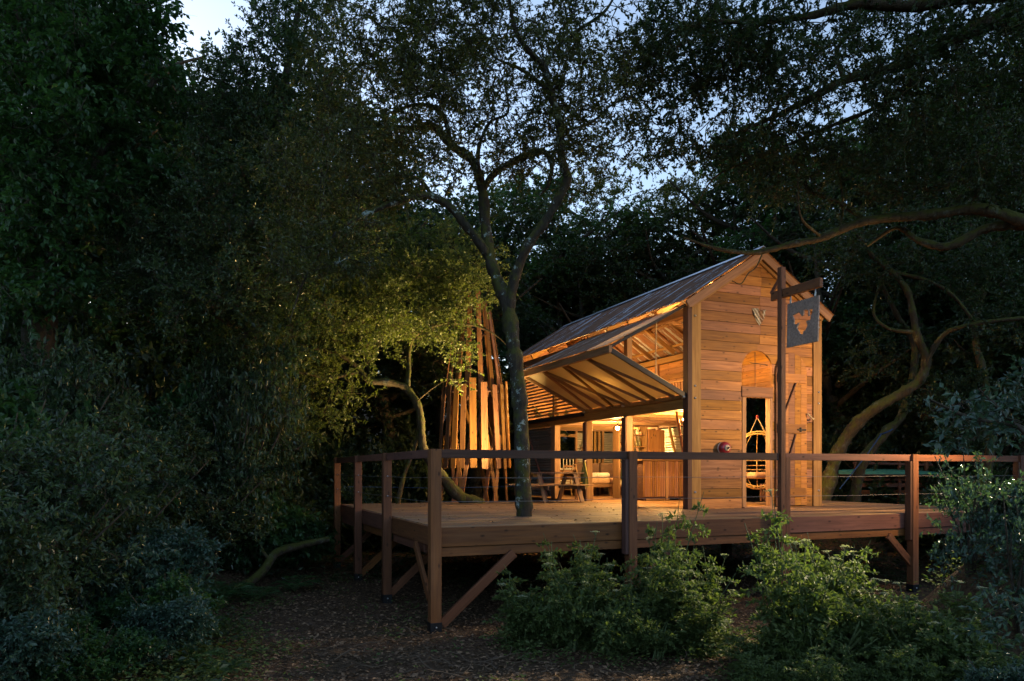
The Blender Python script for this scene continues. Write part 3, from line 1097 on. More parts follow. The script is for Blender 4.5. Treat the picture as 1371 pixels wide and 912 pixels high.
# ------------------------------------------------------------------ slatted tower
TX, TY = 3.82, 9.15
tz = float(gz(TX, TY))
tw = root('slatted_tower', (TX, TY, tz), 'tall round tower of upright orange timber slats behind the deck', 'tower')


def ring(z, r, name='hoop'):
    an = np.linspace(0, 2 * np.pi, 29)
    tube(name, tw, [(TX + r * math.cos(t), TY + r * math.sin(t), z) for t in an], 0.03, 'darkwood', 6)


for z_, r_ in ((1.25, 0.84), (2.92, 0.75), (4.6, 0.48)):
    ring(z_, r_)
NL = 20
for k in range(NL):
    t = 2 * math.pi * (k + random.uniform(-0.22, 0.22)) / NL
    out = (math.cos(t), math.sin(t), 0)
    ra, rb = 1.0 + random.uniform(-0.01, 0.02), 0.87
    beam('slat', tw, (TX + ra * out[0], TY + ra * out[1], 0.86 + random.uniform(-0.02, 0.02)), (TX + rb * out[0] + random.uniform(-.05, .05), TY + rb * out[1], 3.12 + random.uniform(-0.16, 0.16)), random.choice((0.14, 0.16, 0.18)), 0.026, 'towerwood', out)
NU = 14
for k in range(NU):
    t = 2 * math.pi * (k + random.uniform(-0.1, 0.1)) / NU + 0.1
    out = (math.cos(t), math.sin(t), 0)
    beam('slat', tw, (TX + 0.82 * out[0], TY + 0.82 * out[1], 2.75 + random.uniform(-0.1, 0.1)), (TX + 0.45 * out[0], TY + 0.45 * out[1], 5.3 + random.uniform(-0.3, 0.35)), 0.125, 0.026, 'towerwood', out)
for k in range(12):
    t = 2 * math.pi * k / 12 + 0.07
    t2 = t + (0.55 if k % 2 else -0.55)
    out = (math.cos((t + t2) / 2), math.sin((t + t2) / 2), 0)
    beam('leg', tw, (TX + 1.02 * math.cos(t), TY + 1.02 * math.sin(t), tz - 0.05), (TX + 0.84 * math.cos(t2), TY + 0.84 * math.sin(t2), 1.75), 0.11, 0.05, 'towerwood', out)
for k in range(8):
    t = 2 * math.pi * k / 8 + 0.3
    t2 = t + 0.7
    beam('inner_brace', tw, (TX + 0.78 * math.cos(t), TY + 0.78 * math.sin(t), 1.2), (TX + 0.70 * math.cos(t2), TY + 0.70 * math.sin(t2), 3.0), 0.09, 0.04, 'towerwood', (math.cos(t), math.sin(t), 0))

# ------------------------------------------------------------------ lamps
def sphere_prof(r, z0, n_=9):
    return [(r * math.sin(math.pi * k / (n_ - 1)), z0 - r * math.cos(math.pi * k / (n_ - 1))) for k in range(n_)]


def bulb_lamp(loc, label, drop=0.3, strength='bulb', r=0.045):
    o = root('pendant_lamp', loc, label, 'lamp', 'bare warm bulbs in the cabin')
    x, y, z = loc
    tube('cord', o, [(x, y, z + 0.05), (x, y, z + drop)], 0.006, 'black', 6)
    lathe('socket', o, [(0.0, 0.11), (0.02, 0.11), (0.022, 0.045), (0.018, 0.035)], 'black', Matrix.Translation(Vector(loc)), 10)
    lathe('bulb', o, sphere_prof(r, 0.0), strength, Matrix.Translation(Vector(loc)), 12)
    return o


def hl(x, y, z):
    return (HX + x, HY + y, z)


M['bulb_mid'] = emitter('dim_bulb', (1.0, 0.57, 0.17), 700.0)
M['bulb_up'] = emitter('loft_bulb', (1.0, 0.58, 0.18), 2900.0)
M['bulb_low'] = emitter('soft_bulb', (1.0, 0.58, 0.18), 420.0)
bulb_lamp(hl(0.97, 4.5, 1.93), 'glowing bare bulb hanging beside the middle post of the open cabin side')
bulb_lamp(hl(2.9, 7.0, 1.90), 'glowing bare bulb hanging above the brown sofa', 0.3, 'bulb_mid')
bulb_lamp(hl(0.80, 1.25, 1.95), 'glowing bare bulb hanging inside beside the arched doorway')
bulb_lamp(hl(1.2, 0.6, 4.25), 'glowing bulb hanging high under the roof inside the gable', 0.55, 'bulb_up')
bulb_lamp(hl(0.95, 6.9, 3.05), 'glowing bulb hanging upstairs behind the louvred wall', 1.5, 'bulb_up')
bulb_lamp(hl(-0.85, 1.75, 2.93), 'small lamp glowing inside the fold of the propped flap', 0.8, 'bulb_low', 0.025)
bulb_lamp(hl(-0.85, 2.75, 2.93), 'small lamp glowing inside the far end of the flap fold', 0.8, 'bulb_low', 0.025)


def floodlight(loc, aim, label, mat, hold, vis=0.26):
    loc, aim = Vector(loc), Vector(aim)
    o = root('floodlight', loc, label, 'floodlight')
    d = (aim - loc).normalized()
    q = d.to_track_quat('-Z', 'Y').to_matrix().to_4x4()
    B = Matrix.Translation(loc) @ q
    link_mesh('housing', box_mesh(0.26, 0.20, 0.08, 'black'), o, B @ Matrix.Translation(Vector((0, 0, 0.045))))
    for k in range(5):
        link_mesh('cooling_fin', box_mesh(0.22, 0.006, 0.04, 'black'), o, B @ Matrix.Translation(Vector((0, -0.07 + 0.035 * k, 0.10))))
    link_mesh('lens', mesh('lens', [(-0.115, -0.085, 0), (0.115, -0.085, 0), (0.115, 0.085, 0), (-0.115, 0.085, 0)], [(3, 2, 1, 0)], mat), o, B @ Matrix.Translation(Vector((0, 0, 0.002))))
    vz = 0.02 - vis / 2
    for q, sz_ in (((0, 0.105, vz), (0.26, 0.006, vis)), ((0, -0.105, vz), (0.26, 0.006, vis)), ((0.133, 0, vz), (0.006, 0.20, vis)), ((-0.133, 0, vz), (0.006, 0.20, vis))):
        link_mesh('visor', box_mesh(*sz_, 'black'), o, B @ Matrix.Translation(Vector(q)))
    tube('bracket', o, [loc - d * 0.06, Vector(hold)], 0.014, 'black', 8)
    return o


M['flood_c'] = emitter('flood_glass_pale', (1.0, 0.80, 0.52), 7500.0)
M['flood_a'] = emitter('flood_glass_warm', (1.0, 0.58, 0.22), 1500.0)
M['flood_b'] = emitter('flood_glass_amber', (1.0, 0.68, 0.25), 4000.0)
fa = (10.45, -1.85, 2.40)
floodlight(fa, (7.9, 2.7, 2.2), 'black floodlight fixed to the trunk of the spreading tree', 'flood_a', (10.94, -2.3, 2.3), 0.13)
floodlight((10.35, -2.35, 3.0), (0.6, -3.9, -1.6), 'black floodlight on the spreading tree aimed down at the thicket', 'flood_c', (10.94, -2.3, 2.9), 0.6)
floodlight((4.23, 6.55, 0.22), (1.6, 7.9, 4.5), 'small black floodlight standing on the deck aimed at the tower', 'flood_b', (4.23, 6.5, 0.0), 0.20)

# ------------------------------------------------------------------ picnic table outside the open side
pt = root('picnic_table', hl(-0.95, 4.55, 0), 'weathered picnic table with slanted legs on the deck by the cabin', 'table')
for k in range(5):
    hs('table_board', pt, -1.65, -0.2, 4.2 + k * 0.142, 4.335 + k * 0.142, 0.72, 0.752, 'deck')
for yy in (3.82, 5.06):
    for q in range(2):
        hs('seat_board', pt, -1.95, -0.15, yy + q * 0.125, yy + q * 0.125 + 0.118, 0.415, 0.445, 'deck')
for xx in (-1.45, -0.42):
    hb('leg', pt, (xx, 4.30, 0.72), (xx, 3.88, 0.0), 0.045, 0.11, 'deck', (1, 0, 0))
    hb('leg', pt, (xx, 4.80, 0.72), (xx, 5.22, 0.0), 0.045, 0.11, 'deck', (1, 0, 0))
    hs('cross_rail', pt, xx + 0.03, xx + 0.065, 3.80, 5.32, 0.32, 0.41, 'deck')
    hs('cross_rail', pt, xx + 0.03, xx + 0.065, 4.22, 4.90, 0.64, 0.72, 'deck')


def chair(x, y, rz, label, mat='frame'):
    o = root('chair', hl(x, y, 0), label, 'chair')
    T = W[o.name] @ Matrix.Rotation(rz, 4, 'Z')
    pts = lambda a_, b_, c_: tuple(T @ Vector((a_, b_, c_)))
    for sx in (-0.2, 0.2):
        beam('leg', o, pts(sx, -0.2, 0), pts(sx, -0.19, 0.45), 0.035, 0.035, mat)
        beam('leg', o, pts(sx, 0.22, 0), pts(sx * 0.95, 0.19, 0.46), 0.035, 0.035, mat)
        beam('back_post', o, pts(sx * 0.95, 0.19, 0.46), pts(sx * 0.9, 0.27, 0.98), 0.03, 0.035, mat)
        beam('stretcher', o, pts(sx, -0.2, 0.2), pts(sx, 0.21, 0.2), 0.02, 0.025, mat)
    beam('seat', o, pts(0, -0.23, 0.465), pts(0, 0.22, 0.465), 0.44, 0.025, mat)
    for z_ in (0.62, 0.78, 0.93):
        t = (z_ - 0.46) / 0.52
        beam('back_slat', o, pts(-0.19, 0.195 + 0.075 * t, z_), pts(0.19, 0.195 + 0.075 * t, z_), 0.016, 0.06, mat)
    return o


chair(0.42, 5.35, math.radians(70), 'ladder back wooden chair beside the post with the cloth')
chair(1.0, 7.9, math.radians(200), 'ladder back wooden chair by the rear window of the cabin')

# sofa
sf = root('sofa', hl(2.35, 7.9, 0), 'brown upholstered sofa on a timber base inside the cabin', 'sofa')
hs('base_frame', sf, 1.5, 3.3, 7.35, 8.2, 0.28, 0.38, 'frame')
for xx in (1.55, 2.4, 3.2):
    hs('leg', sf, xx, xx + 0.09, 7.38, 7.47, 0, 0.28, 'frame')
    hs('leg', sf, xx, xx + 0.09, 8.08, 8.17, 0, 0.28, 'frame')
for xx in (1.96, 2.85):
    rounded('seat_cushion', sf, hl(xx, 7.75, 0.47), (0.87, 0.80, 0.18), 'tan')
    rounded('back_cushion', sf, hl(xx, 8.1, 0.78), (0.87, 0.18, 0.52), 'sofa')
bo = root('bolster', hl(2.1, 7.55, 0.56), 'rolled pale blanket lying on the sofa seat', 'blanket')
lathe('roll', bo, [(0.0, -0.35), (0.07, -0.35), (0.085, -0.32), (0.085, 0.32), (0.07, 0.35), (0.0, 0.35)], 'white', Matrix.Translation(Vector(hl(2.1, 7.55, 0.645))) @ Matrix.Rotation(math.pi / 2, 4, 'Y'), 14)
tube('tie', bo, [(HX + 2.0, HY + 7.55 + 0.089 * math.cos(t), 0.645 + 0.089 * math.sin(t)) for t in np.linspace(0, 6.28, 13)], 0.006, 'rope', 5)

# day bed at the rear with mattress, lattice in the window
db = root('day_bed', hl(1.0, 8.6, 0), 'low timber day bed with white mattress under the rear window', 'bed')
hs('bed_base', db, 0.55, 2.3, 8.25, 8.95, 0.22, 0.34, 'frame')
for xx in (0.6, 2.18):
    for yy in (8.28, 8.85):
        hs('leg', db, xx, xx + 0.07, yy, yy + 0.07, 0.0, 0.22, 'frame')
rounded('mattress', db, hl(1.42, 8.6, 0.42), (1.72, 0.7, 0.15), 'white', 0.05)
rounded('pillow', db, hl(0.8, 8.6, 0.55), (0.4, 0.55, 0.12), 'white', 0.055)
la = root('lattice_panel', hl(1.55, CL - 0.15, 0.82), 'small white fretwork panel standing in the rear window', 'panel')
hs('frame_rail', la, 1.24, 2.04, CL - 0.13, CL - 0.10, 0.82, 0.87, 'white')
hs('frame_rail', la, 1.24, 2.04, CL - 0.13, CL - 0.10, 1.18, 1.22, 'white')
for k in range(7):
    xx = 1.26 + k * 0.12
    hs('bar', la, xx, xx + 0.028, CL - 0.128, CL - 0.102, 0.87, 1.18, 'white')

# bar counter with vertical slats
bc = root('bar_counter', hl(2.1, 4.0, 0), 'bar counter fronted with narrow upright wooden slats', 'counter')
hs('carcass', bc, 1.45, 3.3, 4.03, 4.5, 0.06, 1.05, 'darkwood')
hs('worktop', bc, 1.40, 3.34, 3.94, 4.55, 1.06, 1.10, 'frame')
x = 1.46
while x < 3.28:
    hs('slat', bc, x, x + 0.042, 4.0, 4.028, 0.10, 1.055, 'cedar')
    x += 0.058
hs('post', bc, 2.14, 2.21, 3.97, 4.0, 0.0, 1.055, 'frame')
for xx in (1.5, 2.6, 3.2):
    hs('foot', bc, xx, xx + 0.08, 4.05, 4.45, 0.0, 0.06, 'darkwood')
bx = root('yellow_box', hl(2.0, 4.1, 1.10), 'small yellow paper box on the bar counter', 'box')
link_mesh('carton', box_mesh(0.20, 0.14, 0.09, 'paper'), bx, Matrix.Translation(Vector(hl(2.0, 4.12, 1.145))) @ Matrix.Rotation(0.3, 4, 'Z'))
link_mesh('lid', box_mesh(0.21, 0.15, 0.02, 'paper'), bx, Matrix.Translation(Vector(hl(2.0, 4.12, 1.20))) @ Matrix.Rotation(0.3, 4, 'Z'))

# shelf unit and its contents, cupboard
sh = root('shelf_unit', hl(2.5, 5.9, 0), 'open wooden shelf unit full of jars behind the counter', 'shelves')
for xx in (1.75, 2.2, 2.66):
    hs('upright', sh, xx, xx + 0.05, 5.75, 6.1, 0.0, 2.08, 'frame')
SZ = (0.35, 0.75, 1.13, 1.48, 1.82)
for z_ in SZ:
    hs('shelf', sh, 1.80, 2.20, 5.76, 6.09, z_, z_ + 0.025, 'frame')
    hs('shelf', sh, 2.25, 2.66, 5.76, 6.09, z_, z_ + 0.025, 'frame')
kinds = [('bottle', 'dark glass bottle standing on the wooden shelves', 'glassbottle', [(0.0, 0), (0.035, 0), (0.037, 0.02), (0.037, 0.15), (0.014, 0.2), (0.014, 0.26), (0.0, 0.262)]),
         ('jar', 'cream storage jar standing on the wooden shelves', 'cream', [(0.0, 0), (0.05, 0), (0.055, 0.03), (0.055, 0.12), (0.04, 0.14), (0.042, 0.165), (0.0, 0.17)]),
         ('mug', 'small tan mug standing on the wooden shelves', 'tan', [(0.0, 0), (0.038, 0), (0.042, 0.09), (0.036, 0.09), (0.034, 0.01)])]
proto = {}
for z_ in SZ:
    for x0 in (1.82, 2.27):
        xx = x0 + 0.05
        while xx < x0 + 0.36:
            nm, lb, mt, prf = random.choice(kinds)
            if nm not in proto:
                o = lathe(nm, None, prf, mt, Matrix.Translation(Vector(hl(xx, 5.9, z_ + 0.025))), 12)
                tag(o, lb, nm, nm + 's on the shelves')
                proto[nm] = o
            else:
                o = proto[nm].copy()
                put(o, None, Matrix.Translation(Vector(hl(xx, 5.86 + random.uniform(0, 0.08), z_ + 0.025))) @ Matrix.Rotation(random.uniform(0, 6), 4, 'Z'))
            xx += random.uniform(0.09, 0.13)
cu = root('cupboard', hl(3.0, 5.9, 0), 'plain tall wooden cupboard standing beside the shelves', 'cupboard')
hs('carcass', cu, 2.74, 3.3, 5.75, 6.15, 0.08, 2.0, 'larch')
hs('door', cu, 2.75, 3.29, 5.725, 5.747, 0.10, 1.98, 'larch')
hs('plinth', cu, 2.78, 3.26, 5.78, 6.12, 0.0, 0.08, 'darkwood')
hs('handle', cu, 2.80, 2.82, 5.70, 5.724, 1.0, 1.14, 'black')

# leaning ladder by the corner
ld = root('ladder', hl(0.55, 0.9, 0), 'pale wooden ladder leaning up to the loft behind the corner post', 'ladder')
for yy in (0.75, 1.2):
    hb('rail', ld, (0.95, yy, 0.0), (0.45, yy, 2.6), 0.035, 0.07, 'frame', (0, 1, 0))
for k in range(9):
    t = (k + 0.6) / 9.2
    hb('rung', ld, (0.95 - 0.5 * t, 0.77, 2.6 * t), (0.95 - 0.5 * t, 1.18, 2.6 * t), 0.06, 0.025, 'frame')


# cloths hanging from the posts
def cloth(x, y, z, label, seed, wd=0.30, ln=0.62):
    rr = random.Random(seed)
    o = root('hanging_cloth', hl(x, y, z - ln), label, 'cloth')
    nu, nv = 14, 12
    v, f = [], []
    ph_ = rr.uniform(0, 6)
    for j in range(nv):
        t = j / (nv - 1)
        wdt = wd * (0.18 + 0.82 * min(1, t * 1.6) - 0.25 * max(0, t - 0.75))
        for i in range(nu):
            s = i / (nu - 1) - 0.5
            v.append((HX + x - 0.05 + 0.035 * math.sin(s * 17 + ph_ + t * 2) * (0.4 + t), HY + y + s * wdt, z - ln * t * (1 + 0.12 * math.cos(s * 5 + ph_)) - 0.01 * math.sin(s * 17)))
    for j in range(nv - 1):
        for i in range(nu - 1):
            a_ = j * nu + i
            f.append((a_, a_ + 1, a_ + nu + 1, a_ + nu))
    me = mesh('fabric', v, f, 'towel', True)
    me.transform(W[o.name].inverted())
    link_mesh('fabric', me, o, W[o.name])
    lathe('hook', o, [(0.0, 0.07), (0.012, 0.065), (0.012, 0.0)], 'steel', Matrix.Translation(Vector(hl(x, y, z))) @ Matrix.Rotation(-math.pi / 2, 4, 'Y'), 8)
    return o


cloth(-0.12, 4.24, 1.05, 'olive cloth hanging from the post beside the picnic table', 3)
cloth(-0.12, 2.28, 1.10, 'olive cloth hanging from the post in front of the slatted counter', 5, 0.26, 0.5)

# picture upstairs
pc = root('picture', hl(1.0, CL - 0.12, 3.0), 'small framed picture on the upstairs rear wall', 'picture')
hs('canvas', pc, 1.12, 1.50, CL - 0.105, CL - 0.098, 3.32, 3.62, 'cream')
for a_ in ((1.08, 1.12, 3.28, 3.66), (1.50, 1.54, 3.28, 3.66)):
    hs('frame_side', pc, a_[0], a_[1], CL - 0.13, CL - 0.095, a_[2], a_[3], 'darkwood')
for a_ in ((3.28, 3.32), (3.62, 3.66)):
    hs('frame_side', pc, 1.12, 1.50, CL - 0.13, CL - 0.095, a_[0], a_[1], 'darkwood')

# hanging egg chair
EX, EY, EZ = 2.86, 1.25, 1.04
ec = root('hanging_chair', hl(EX, EY, EZ), 'round rattan hanging chair seen through the arched doorway', 'hanging chair')
Cc = np.array(hl(EX, EY, EZ))
RH_ = 0.60
toward = np.array([-0.62, -0.78, 0])
side = np.array([0.78, -0.62, 0])
an = np.linspace(0, 2 * np.pi, 33)
for dr_, off in ((0.0, 0.30), (-0.05, 0.34)):
    tube('hoop', ec, [Cc + toward * off + (RH_ + dr_) * (math.cos(t) * side + math.sin(t) * np.array([0, 0, 1.12])) for t in an], 0.018, 'rattan', 7)
for a_ in np.linspace(0.15, math.pi - 0.15, 7):
    rr = [Cc + toward * 0.28 + 0.62 * (math.cos(t) * np.array([0, 0, 1.08]) + math.sin(t) * (math.cos(a_) * side - 0.95 * math.sin(a_) * toward)) for t in np.linspace(0.05, math.pi - 0.05, 17)]
    tube('rib', ec, rr, 0.011, 'rattan', 6)
for z_ in (-0.42, -0.32, -0.22, -0.12, 0.0):
    ww = math.sqrt(max(0.01, 1 - (z_ / 0.63) ** 2))
    tube('cane', ec, [Cc + np.array([0, 0, z_]) + toward * (0.32 - 0.80 * ww * math.sin(t)) + side * RH_ * ww * math.cos(t) for t in np.linspace(0, math.pi, 15)], 0.012, 'rattan', 6)
rounded('cushion', ec, tuple(Cc + np.array([0, 0, -0.36])), (0.5, 0.45, 0.16), 'tan', 0.07)
topk = Cc + np.array([0, 0, 1.02])
for s_ in (-0.18, 0.18):
    for q in (0.30, 0.0):
        tube('rope', ec, [Cc + toward * q + side * s_ + np.array([0, 0, 0.62]), topk], 0.010, 'rope', 6)
tube('rope', ec, [topk, (topk[0], topk[1], 2.12)], 0.014, 'rope', 6)
lathe('knot', ec, [(0, -0.06), (0.035, -0.03), (0.035, 0.03), (0, 0.06)], 'bellred', Matrix.Translation(Vector(topk)), 10)

# canoe on a red trestle beyond the deck
c0 = P(1172, 640, 23.5)
cr = root('boat_rack', (c0[0], c0[1], float(gz(c0[0], c0[1]))), 'dull red timber rack standing beyond the right end of the deck', 'rack')
zg = float(gz(c0[0], c0[1]))


def rk(u, dz, back=0.0):
    p = c0 + RT * u + FW * back
    return (p[0], p[1], 0.62 + dz)


for u in (-0.62, 0.75, 1.6):
    beam('rack_post', cr, (rk(u, 0)[0], rk(u, 0)[1], zg - 0.1), rk(u, 0.45), 0.09, 0.09, 'redwood', tuple(RT))
for dz in (-0.08, -0.28, -0.50):
    beam('rack_rail', cr, rk(-0.75, dz), rk(1.9, dz), 0.04, 0.13, 'redwood')
beam('rack_rail', cr, rk(-0.7, 0.42), rk(1.8, 0.36), 0.05, 0.07, 'redwood')
cn = root('canoe', rk(0, 0.0), 'upturned pale green canoe lying on the red timber rack', 'canoe')
v, f = [], []
NS, NR = 22, 9
for i in range(NS):
    t = i / (NS - 1) * 2 - 1
    wv = 0.40 * (1 - abs(t) ** 2.6) + 0.01
    hv = 0.24 * (1 - 0.35 * t * t)
    sheer = 0.10 * t * t
    for j in range(NR):
        a_ = math.pi * j / (NR - 1)
        p = c0 + RT * (0.55 + t * 1.75) + FW * (wv * math.cos(a_) - 0.1)
        v.append((p[0], p[1], 0.66 - sheer * 0 + hv * (math.sin(a_) ** 0.8) * (1 - 0.55 * (t + 1) / 2)))
for i in range(NS - 1):
    for j in range(NR - 1):
        a_ = i * NR + j
        f.append((a_, a_ + 1, a_ + NR + 1, a_ + NR))
me = mesh('hull', v, f, 'canoe', True)
me.transform(W[cn.name].inverted())
link_mesh('hull', me, cn, W[cn.name])
tube('gunwale', cn, [v[i * NR] for i in range(NS)], 0.022, 'darkwood', 6)
tube('gunwale', cn, [v[i * NR + NR - 1] for i in range(NS)], 0.022, 'darkwood', 6)
# small slatted stool on the right deck behind the cabin corner
st = root('slatted_planter', (HX + 3.95, HY + 1.95, 0), 'small slatted wooden planter against the cabin side', 'planter')
for k in range(4):
    beam('slat', st, (HX + 3.80 + 0.11 * k, HY + 1.9, 0.03), (HX + 3.80 + 0.11 * k, HY + 1.9, 0.46), 0.07, 0.02, 'cedar', (0, 1, 0))
    beam('slat', st, (HX + 3.80 + 0.11 * k, HY + 2.2, 0.03), (HX + 3.80 + 0.11 * k, HY + 2.2, 0.46), 0.07, 0.02, 'cedar', (0, 1, 0))
beam('rail', st, (HX + 3.74, HY + 1.93, 0.12), (HX + 4.2, HY + 1.93, 0.12), 0.02, 0.06, 'cedar')
beam('rail', st, (HX + 3.74, HY + 2.17, 0.12), (HX + 4.2, HY + 2.17, 0.12), 0.02, 0.06, 'cedar')
beam('soil', st, (HX + 3.76, HY + 2.05, 0.38), (HX + 4.18, HY + 2.05, 0.38), 0.26, 0.03, 'ground')


# ------------------------------------------------------------------ vegetation
def unit(v):
    return v / (np.linalg.norm(v, axis=-1, keepdims=True) + 1e-9)


def smooth_line(pts, rad, sub=7):
    pts = np.asarray(pts, float)
    rad = np.asarray(rad, float)
    if len(pts) < 3:
        t = np.linspace(0, 1, sub + 1)[:, None]
        return pts[0] + (pts[-1] - pts[0]) * t, np.linspace(rad[0], rad[-1], sub + 1)
    ext = np.vstack([2 * pts[0] - pts[1], pts, 2 * pts[-1] - pts[-2]])
    out, ro = [], []
    for i in range(len(pts) - 1):
        p0, p1, p2, p3 = ext[i:i + 4]
        for k in range(sub):
            t = k / sub
            out.append(0.5 * ((2 * p1) + (-p0 + p2) * t + (2 * p0 - 5 * p1 + 4 * p2 - p3) * t * t + (-p0 + 3 * p1 - 3 * p2 + p3) * t ** 3))
            ro.append(rad[i] + (rad[i + 1] - rad[i]) * t)
    out.append(pts[-1])
    ro.append(rad[-1])
    return np.array(out), np.array(ro)


def leaf_arrays(c, d, nrm, L, Wd):
    s = unit(np.cross(d, nrm))
    n2 = np.cross(s, d)
    mid = c + d * (L * 0.45)[:, None] + n2 * (Wd * 0.18)[:, None]
    v = np.stack([c, mid + s * (Wd * 0.5)[:, None], c + d * L[:, None], mid - s * (Wd * 0.5)[:, None]], 1).reshape(-1, 3)
    k = np.arange(len(c))[:, None] * 4
    f = np.concatenate([k + np.array([[0, 1, 2]]), k + np.array([[0, 2, 3]])], 0)
    return v, f


def spray(cl, kt, nl, spread, leaf, ratio=0.5, droop=0.15, flat=0.75, up=0.9, twig_r=0.004, rs=rng):
    """leafy twigs about every cluster centre; returns leaf arrays, per-vertex tone, twig tubes"""
    nc = len(cl)
    td = rs.normal(0, 1, (nc, kt, 3))
    td[..., 2] = td[..., 2] * flat + 0.1
    td = unit(td)
    tl = spread * rs.uniform(0.5, 1.25, (nc, kt))
    start = cl[:, None, :] + td * (tl * 0.08)[..., None]
    t = rs.uniform(0.15, 1.0, (nc, kt, nl))
    pos = start[:, :, None, :] + td[:, :, None, :] * (tl[..., None] * t)[..., None]
    pos[..., 2] -= droop * (tl[..., None] * t) ** 2 * 1.2
    ld = unit(td[:, :, None, :] * 0.55 + rs.normal(0, 0.55, (nc, kt, nl, 3)) + np.array([0, 0, -droop]))
    nr = rs.normal(0, 0.55, (nc, kt, nl, 3)) + np.array([0, 0, up])
    L = leaf * rs.uniform(0.6, 1.25, (nc, kt, nl))
    tone = np.clip(rs.normal(0.45, 0.22, (nc, kt, nl)) + rs.normal(0, 0.12, (nc, kt, 1)), 0, 1)
    v, f = leaf_arrays(pos.reshape(-1, 3), ld.reshape(-1, 3), unit(nr.reshape(-1, 3)), L.ravel(), L.ravel() * ratio)
    # three-sided twigs
    A = start.reshape(-1, 3)
    e = td.reshape(-1, 3) * tl.reshape(-1, 1)
    Bm = A + e * 0.55 - np.array([0, 0, 1]) * (droop * 0.36 * (tl.reshape(-1, 1)) ** 2)
    B = A + e - np.array([0, 0, 1]) * (droop * 1.2 * (tl.reshape(-1, 1)) ** 2)
    A = np.repeat(cl, kt, 0)
    s = unit(np.cross(td.reshape(-1, 3), np.array([0.3, 0.5, 0.8])))
    q = np.cross(unit(e), s)
    rings = []
    for ctr, r_ in ((A, twig_r), (Bm, twig_r * 0.7), (B, twig_r * 0.25)):
        for k in range(3):
            a_ = 2 * np.pi * k / 3
            rings.append(ctr + r_ * (math.cos(a_) * s + math.sin(a_) * q))
    tv = np.stack(rings, 1).reshape(-1, 3)
    k = np.arange(len(A))[:, None] * 9
    tf = np.concatenate([k + np.array([[o + i, o + (i + 1) % 3, o + 3 + (i + 1) % 3, o + 3 + i]]) for o in (0, 3) for i in range(3)], 0)
    return (v, f), np.repeat(tone.ravel(), 4), (tv, tf)


def connect(limb_nodes, limb_rad, cl, rs=rng, seg=5, rmin=0.007):
    """thin wandering branches from the limbs to every cluster"""
    N = [np.asarray(limb_nodes)]
    R_ = [np.asarray(limb_rad)]
    P_ = np.vstack(N)
    Rr = np.concatenate(R_)
    D = np.array([np.min(((P_ - c) ** 2).sum(1)) for c in cl])
    tubes = []
    cap = len(P_) + len(cl) * seg + 10
    buf = np.zeros((cap, 3))
    rb = np.zeros(cap)
    m_ = len(P_)
    buf[:m_], rb[:m_] = P_, Rr
    for i in np.argsort(D):
        c = cl[i]
        d2 = ((buf[:m_] - c) ** 2).sum(1)
        # prefer nodes that lie below the cluster
        k = int(np.argmin(d2 * (1 + 0.5 * (buf[:m_, 2] > c[2] + 0.1))))
        a_ = buf[k]
        dist = math.sqrt(d2[k])
        t = np.linspace(0, 1, seg + 1)[:, None]
        line = a_ + (c - a_) * t
        amp = 0.13 * dist
        w1, w2 = rs.normal(0, amp, 3), rs.normal(0, amp * 0.6, 3)
        line = line + np.sin(t * np.pi) * w1 + np.sin(t * 2 * np.pi) * w2
        r0 = min(rb[k] * 0.7, 0.008 + 0.014 * dist)
        rr = np.linspace(max(r0, rmin), rmin * 0.7, seg + 1)
        tubes.append((line, rr))
        buf[m_:m_ + seg] = line[1:]
        rb[m_:m_ + seg] = rr[1:]
        m_ += seg
    return tubes


def make_tree(name, label, cat, base, limbs, cl, bark, leafm, kt=7, nl=18, spread=0.4, leaf=0.07, ratio=0.5, group=None, droop=0.15, up=0.9, sides=10, rmin=0.007, part='crown', twig_r=0.004, trunk='trunk'):
    o = root(name, tuple(base), label, cat, group)
    off = np.asarray(base, float)
    parts, nodes, nrad = [], [], []
    for pts, rad in limbs:
        p, r_ = smooth_line(pts, rad)
        k = np.arange(len(p))
        wob = 1 + 0.09 * np.sin(k * 0.9 + rng.uniform(0, 6)) + 0.06 * np.sin(k * 2.3 + rng.uniform(0, 6)) + rng.normal(0, 0.03, len(p))
        v, f = tube_arrays(p - off, r_ * wob, sides)
        v += rng.normal(0, 1, v.shape) * np.repeat(r_, sides)[:, None] * 0.065
        parts.append((v, f, 0))
        nodes.append(p)
        nrad.append(r_)
    br = connect(np.vstack(nodes), np.concatenate(nrad), cl, rmin=rmin)
    for p, r_ in br:
        v, f = tube_arrays(p - off, r_, 4)
        parts.append((v, f, 0))
    (lv_, lf), tone, (tv, tf) = spray(cl, kt, nl, spread, leaf, ratio, droop, up=up, twig_r=twig_r)
    parts.append((tv - off, tf, 0))
    link_mesh(trunk, fast_mesh(trunk, parts, [bark]), o, W[o.name])
    link_mesh(part, fast_mesh(part, [(lv_ - off, lf, 0)], [leafm], tone, False), o, W[o.name])
    return o


def px_limb(rows_):
    return [P(a_, b_, c_) for a_, b_, c_, r_ in rows_], [r_ for a_, b_, c_, r_ in rows_]


SKYHOLE = [(212, -40), (212, 10), (240, 40), (262, 52), (300, 45), (335, 20), (350, -40)]


def px_of(p):
    q = p - CAM
    d = q @ FW
    return np.stack([685.5 + 1000 * (q @ RT) / d, 630 - 1000 * q[:, 2] / d, d], 1)


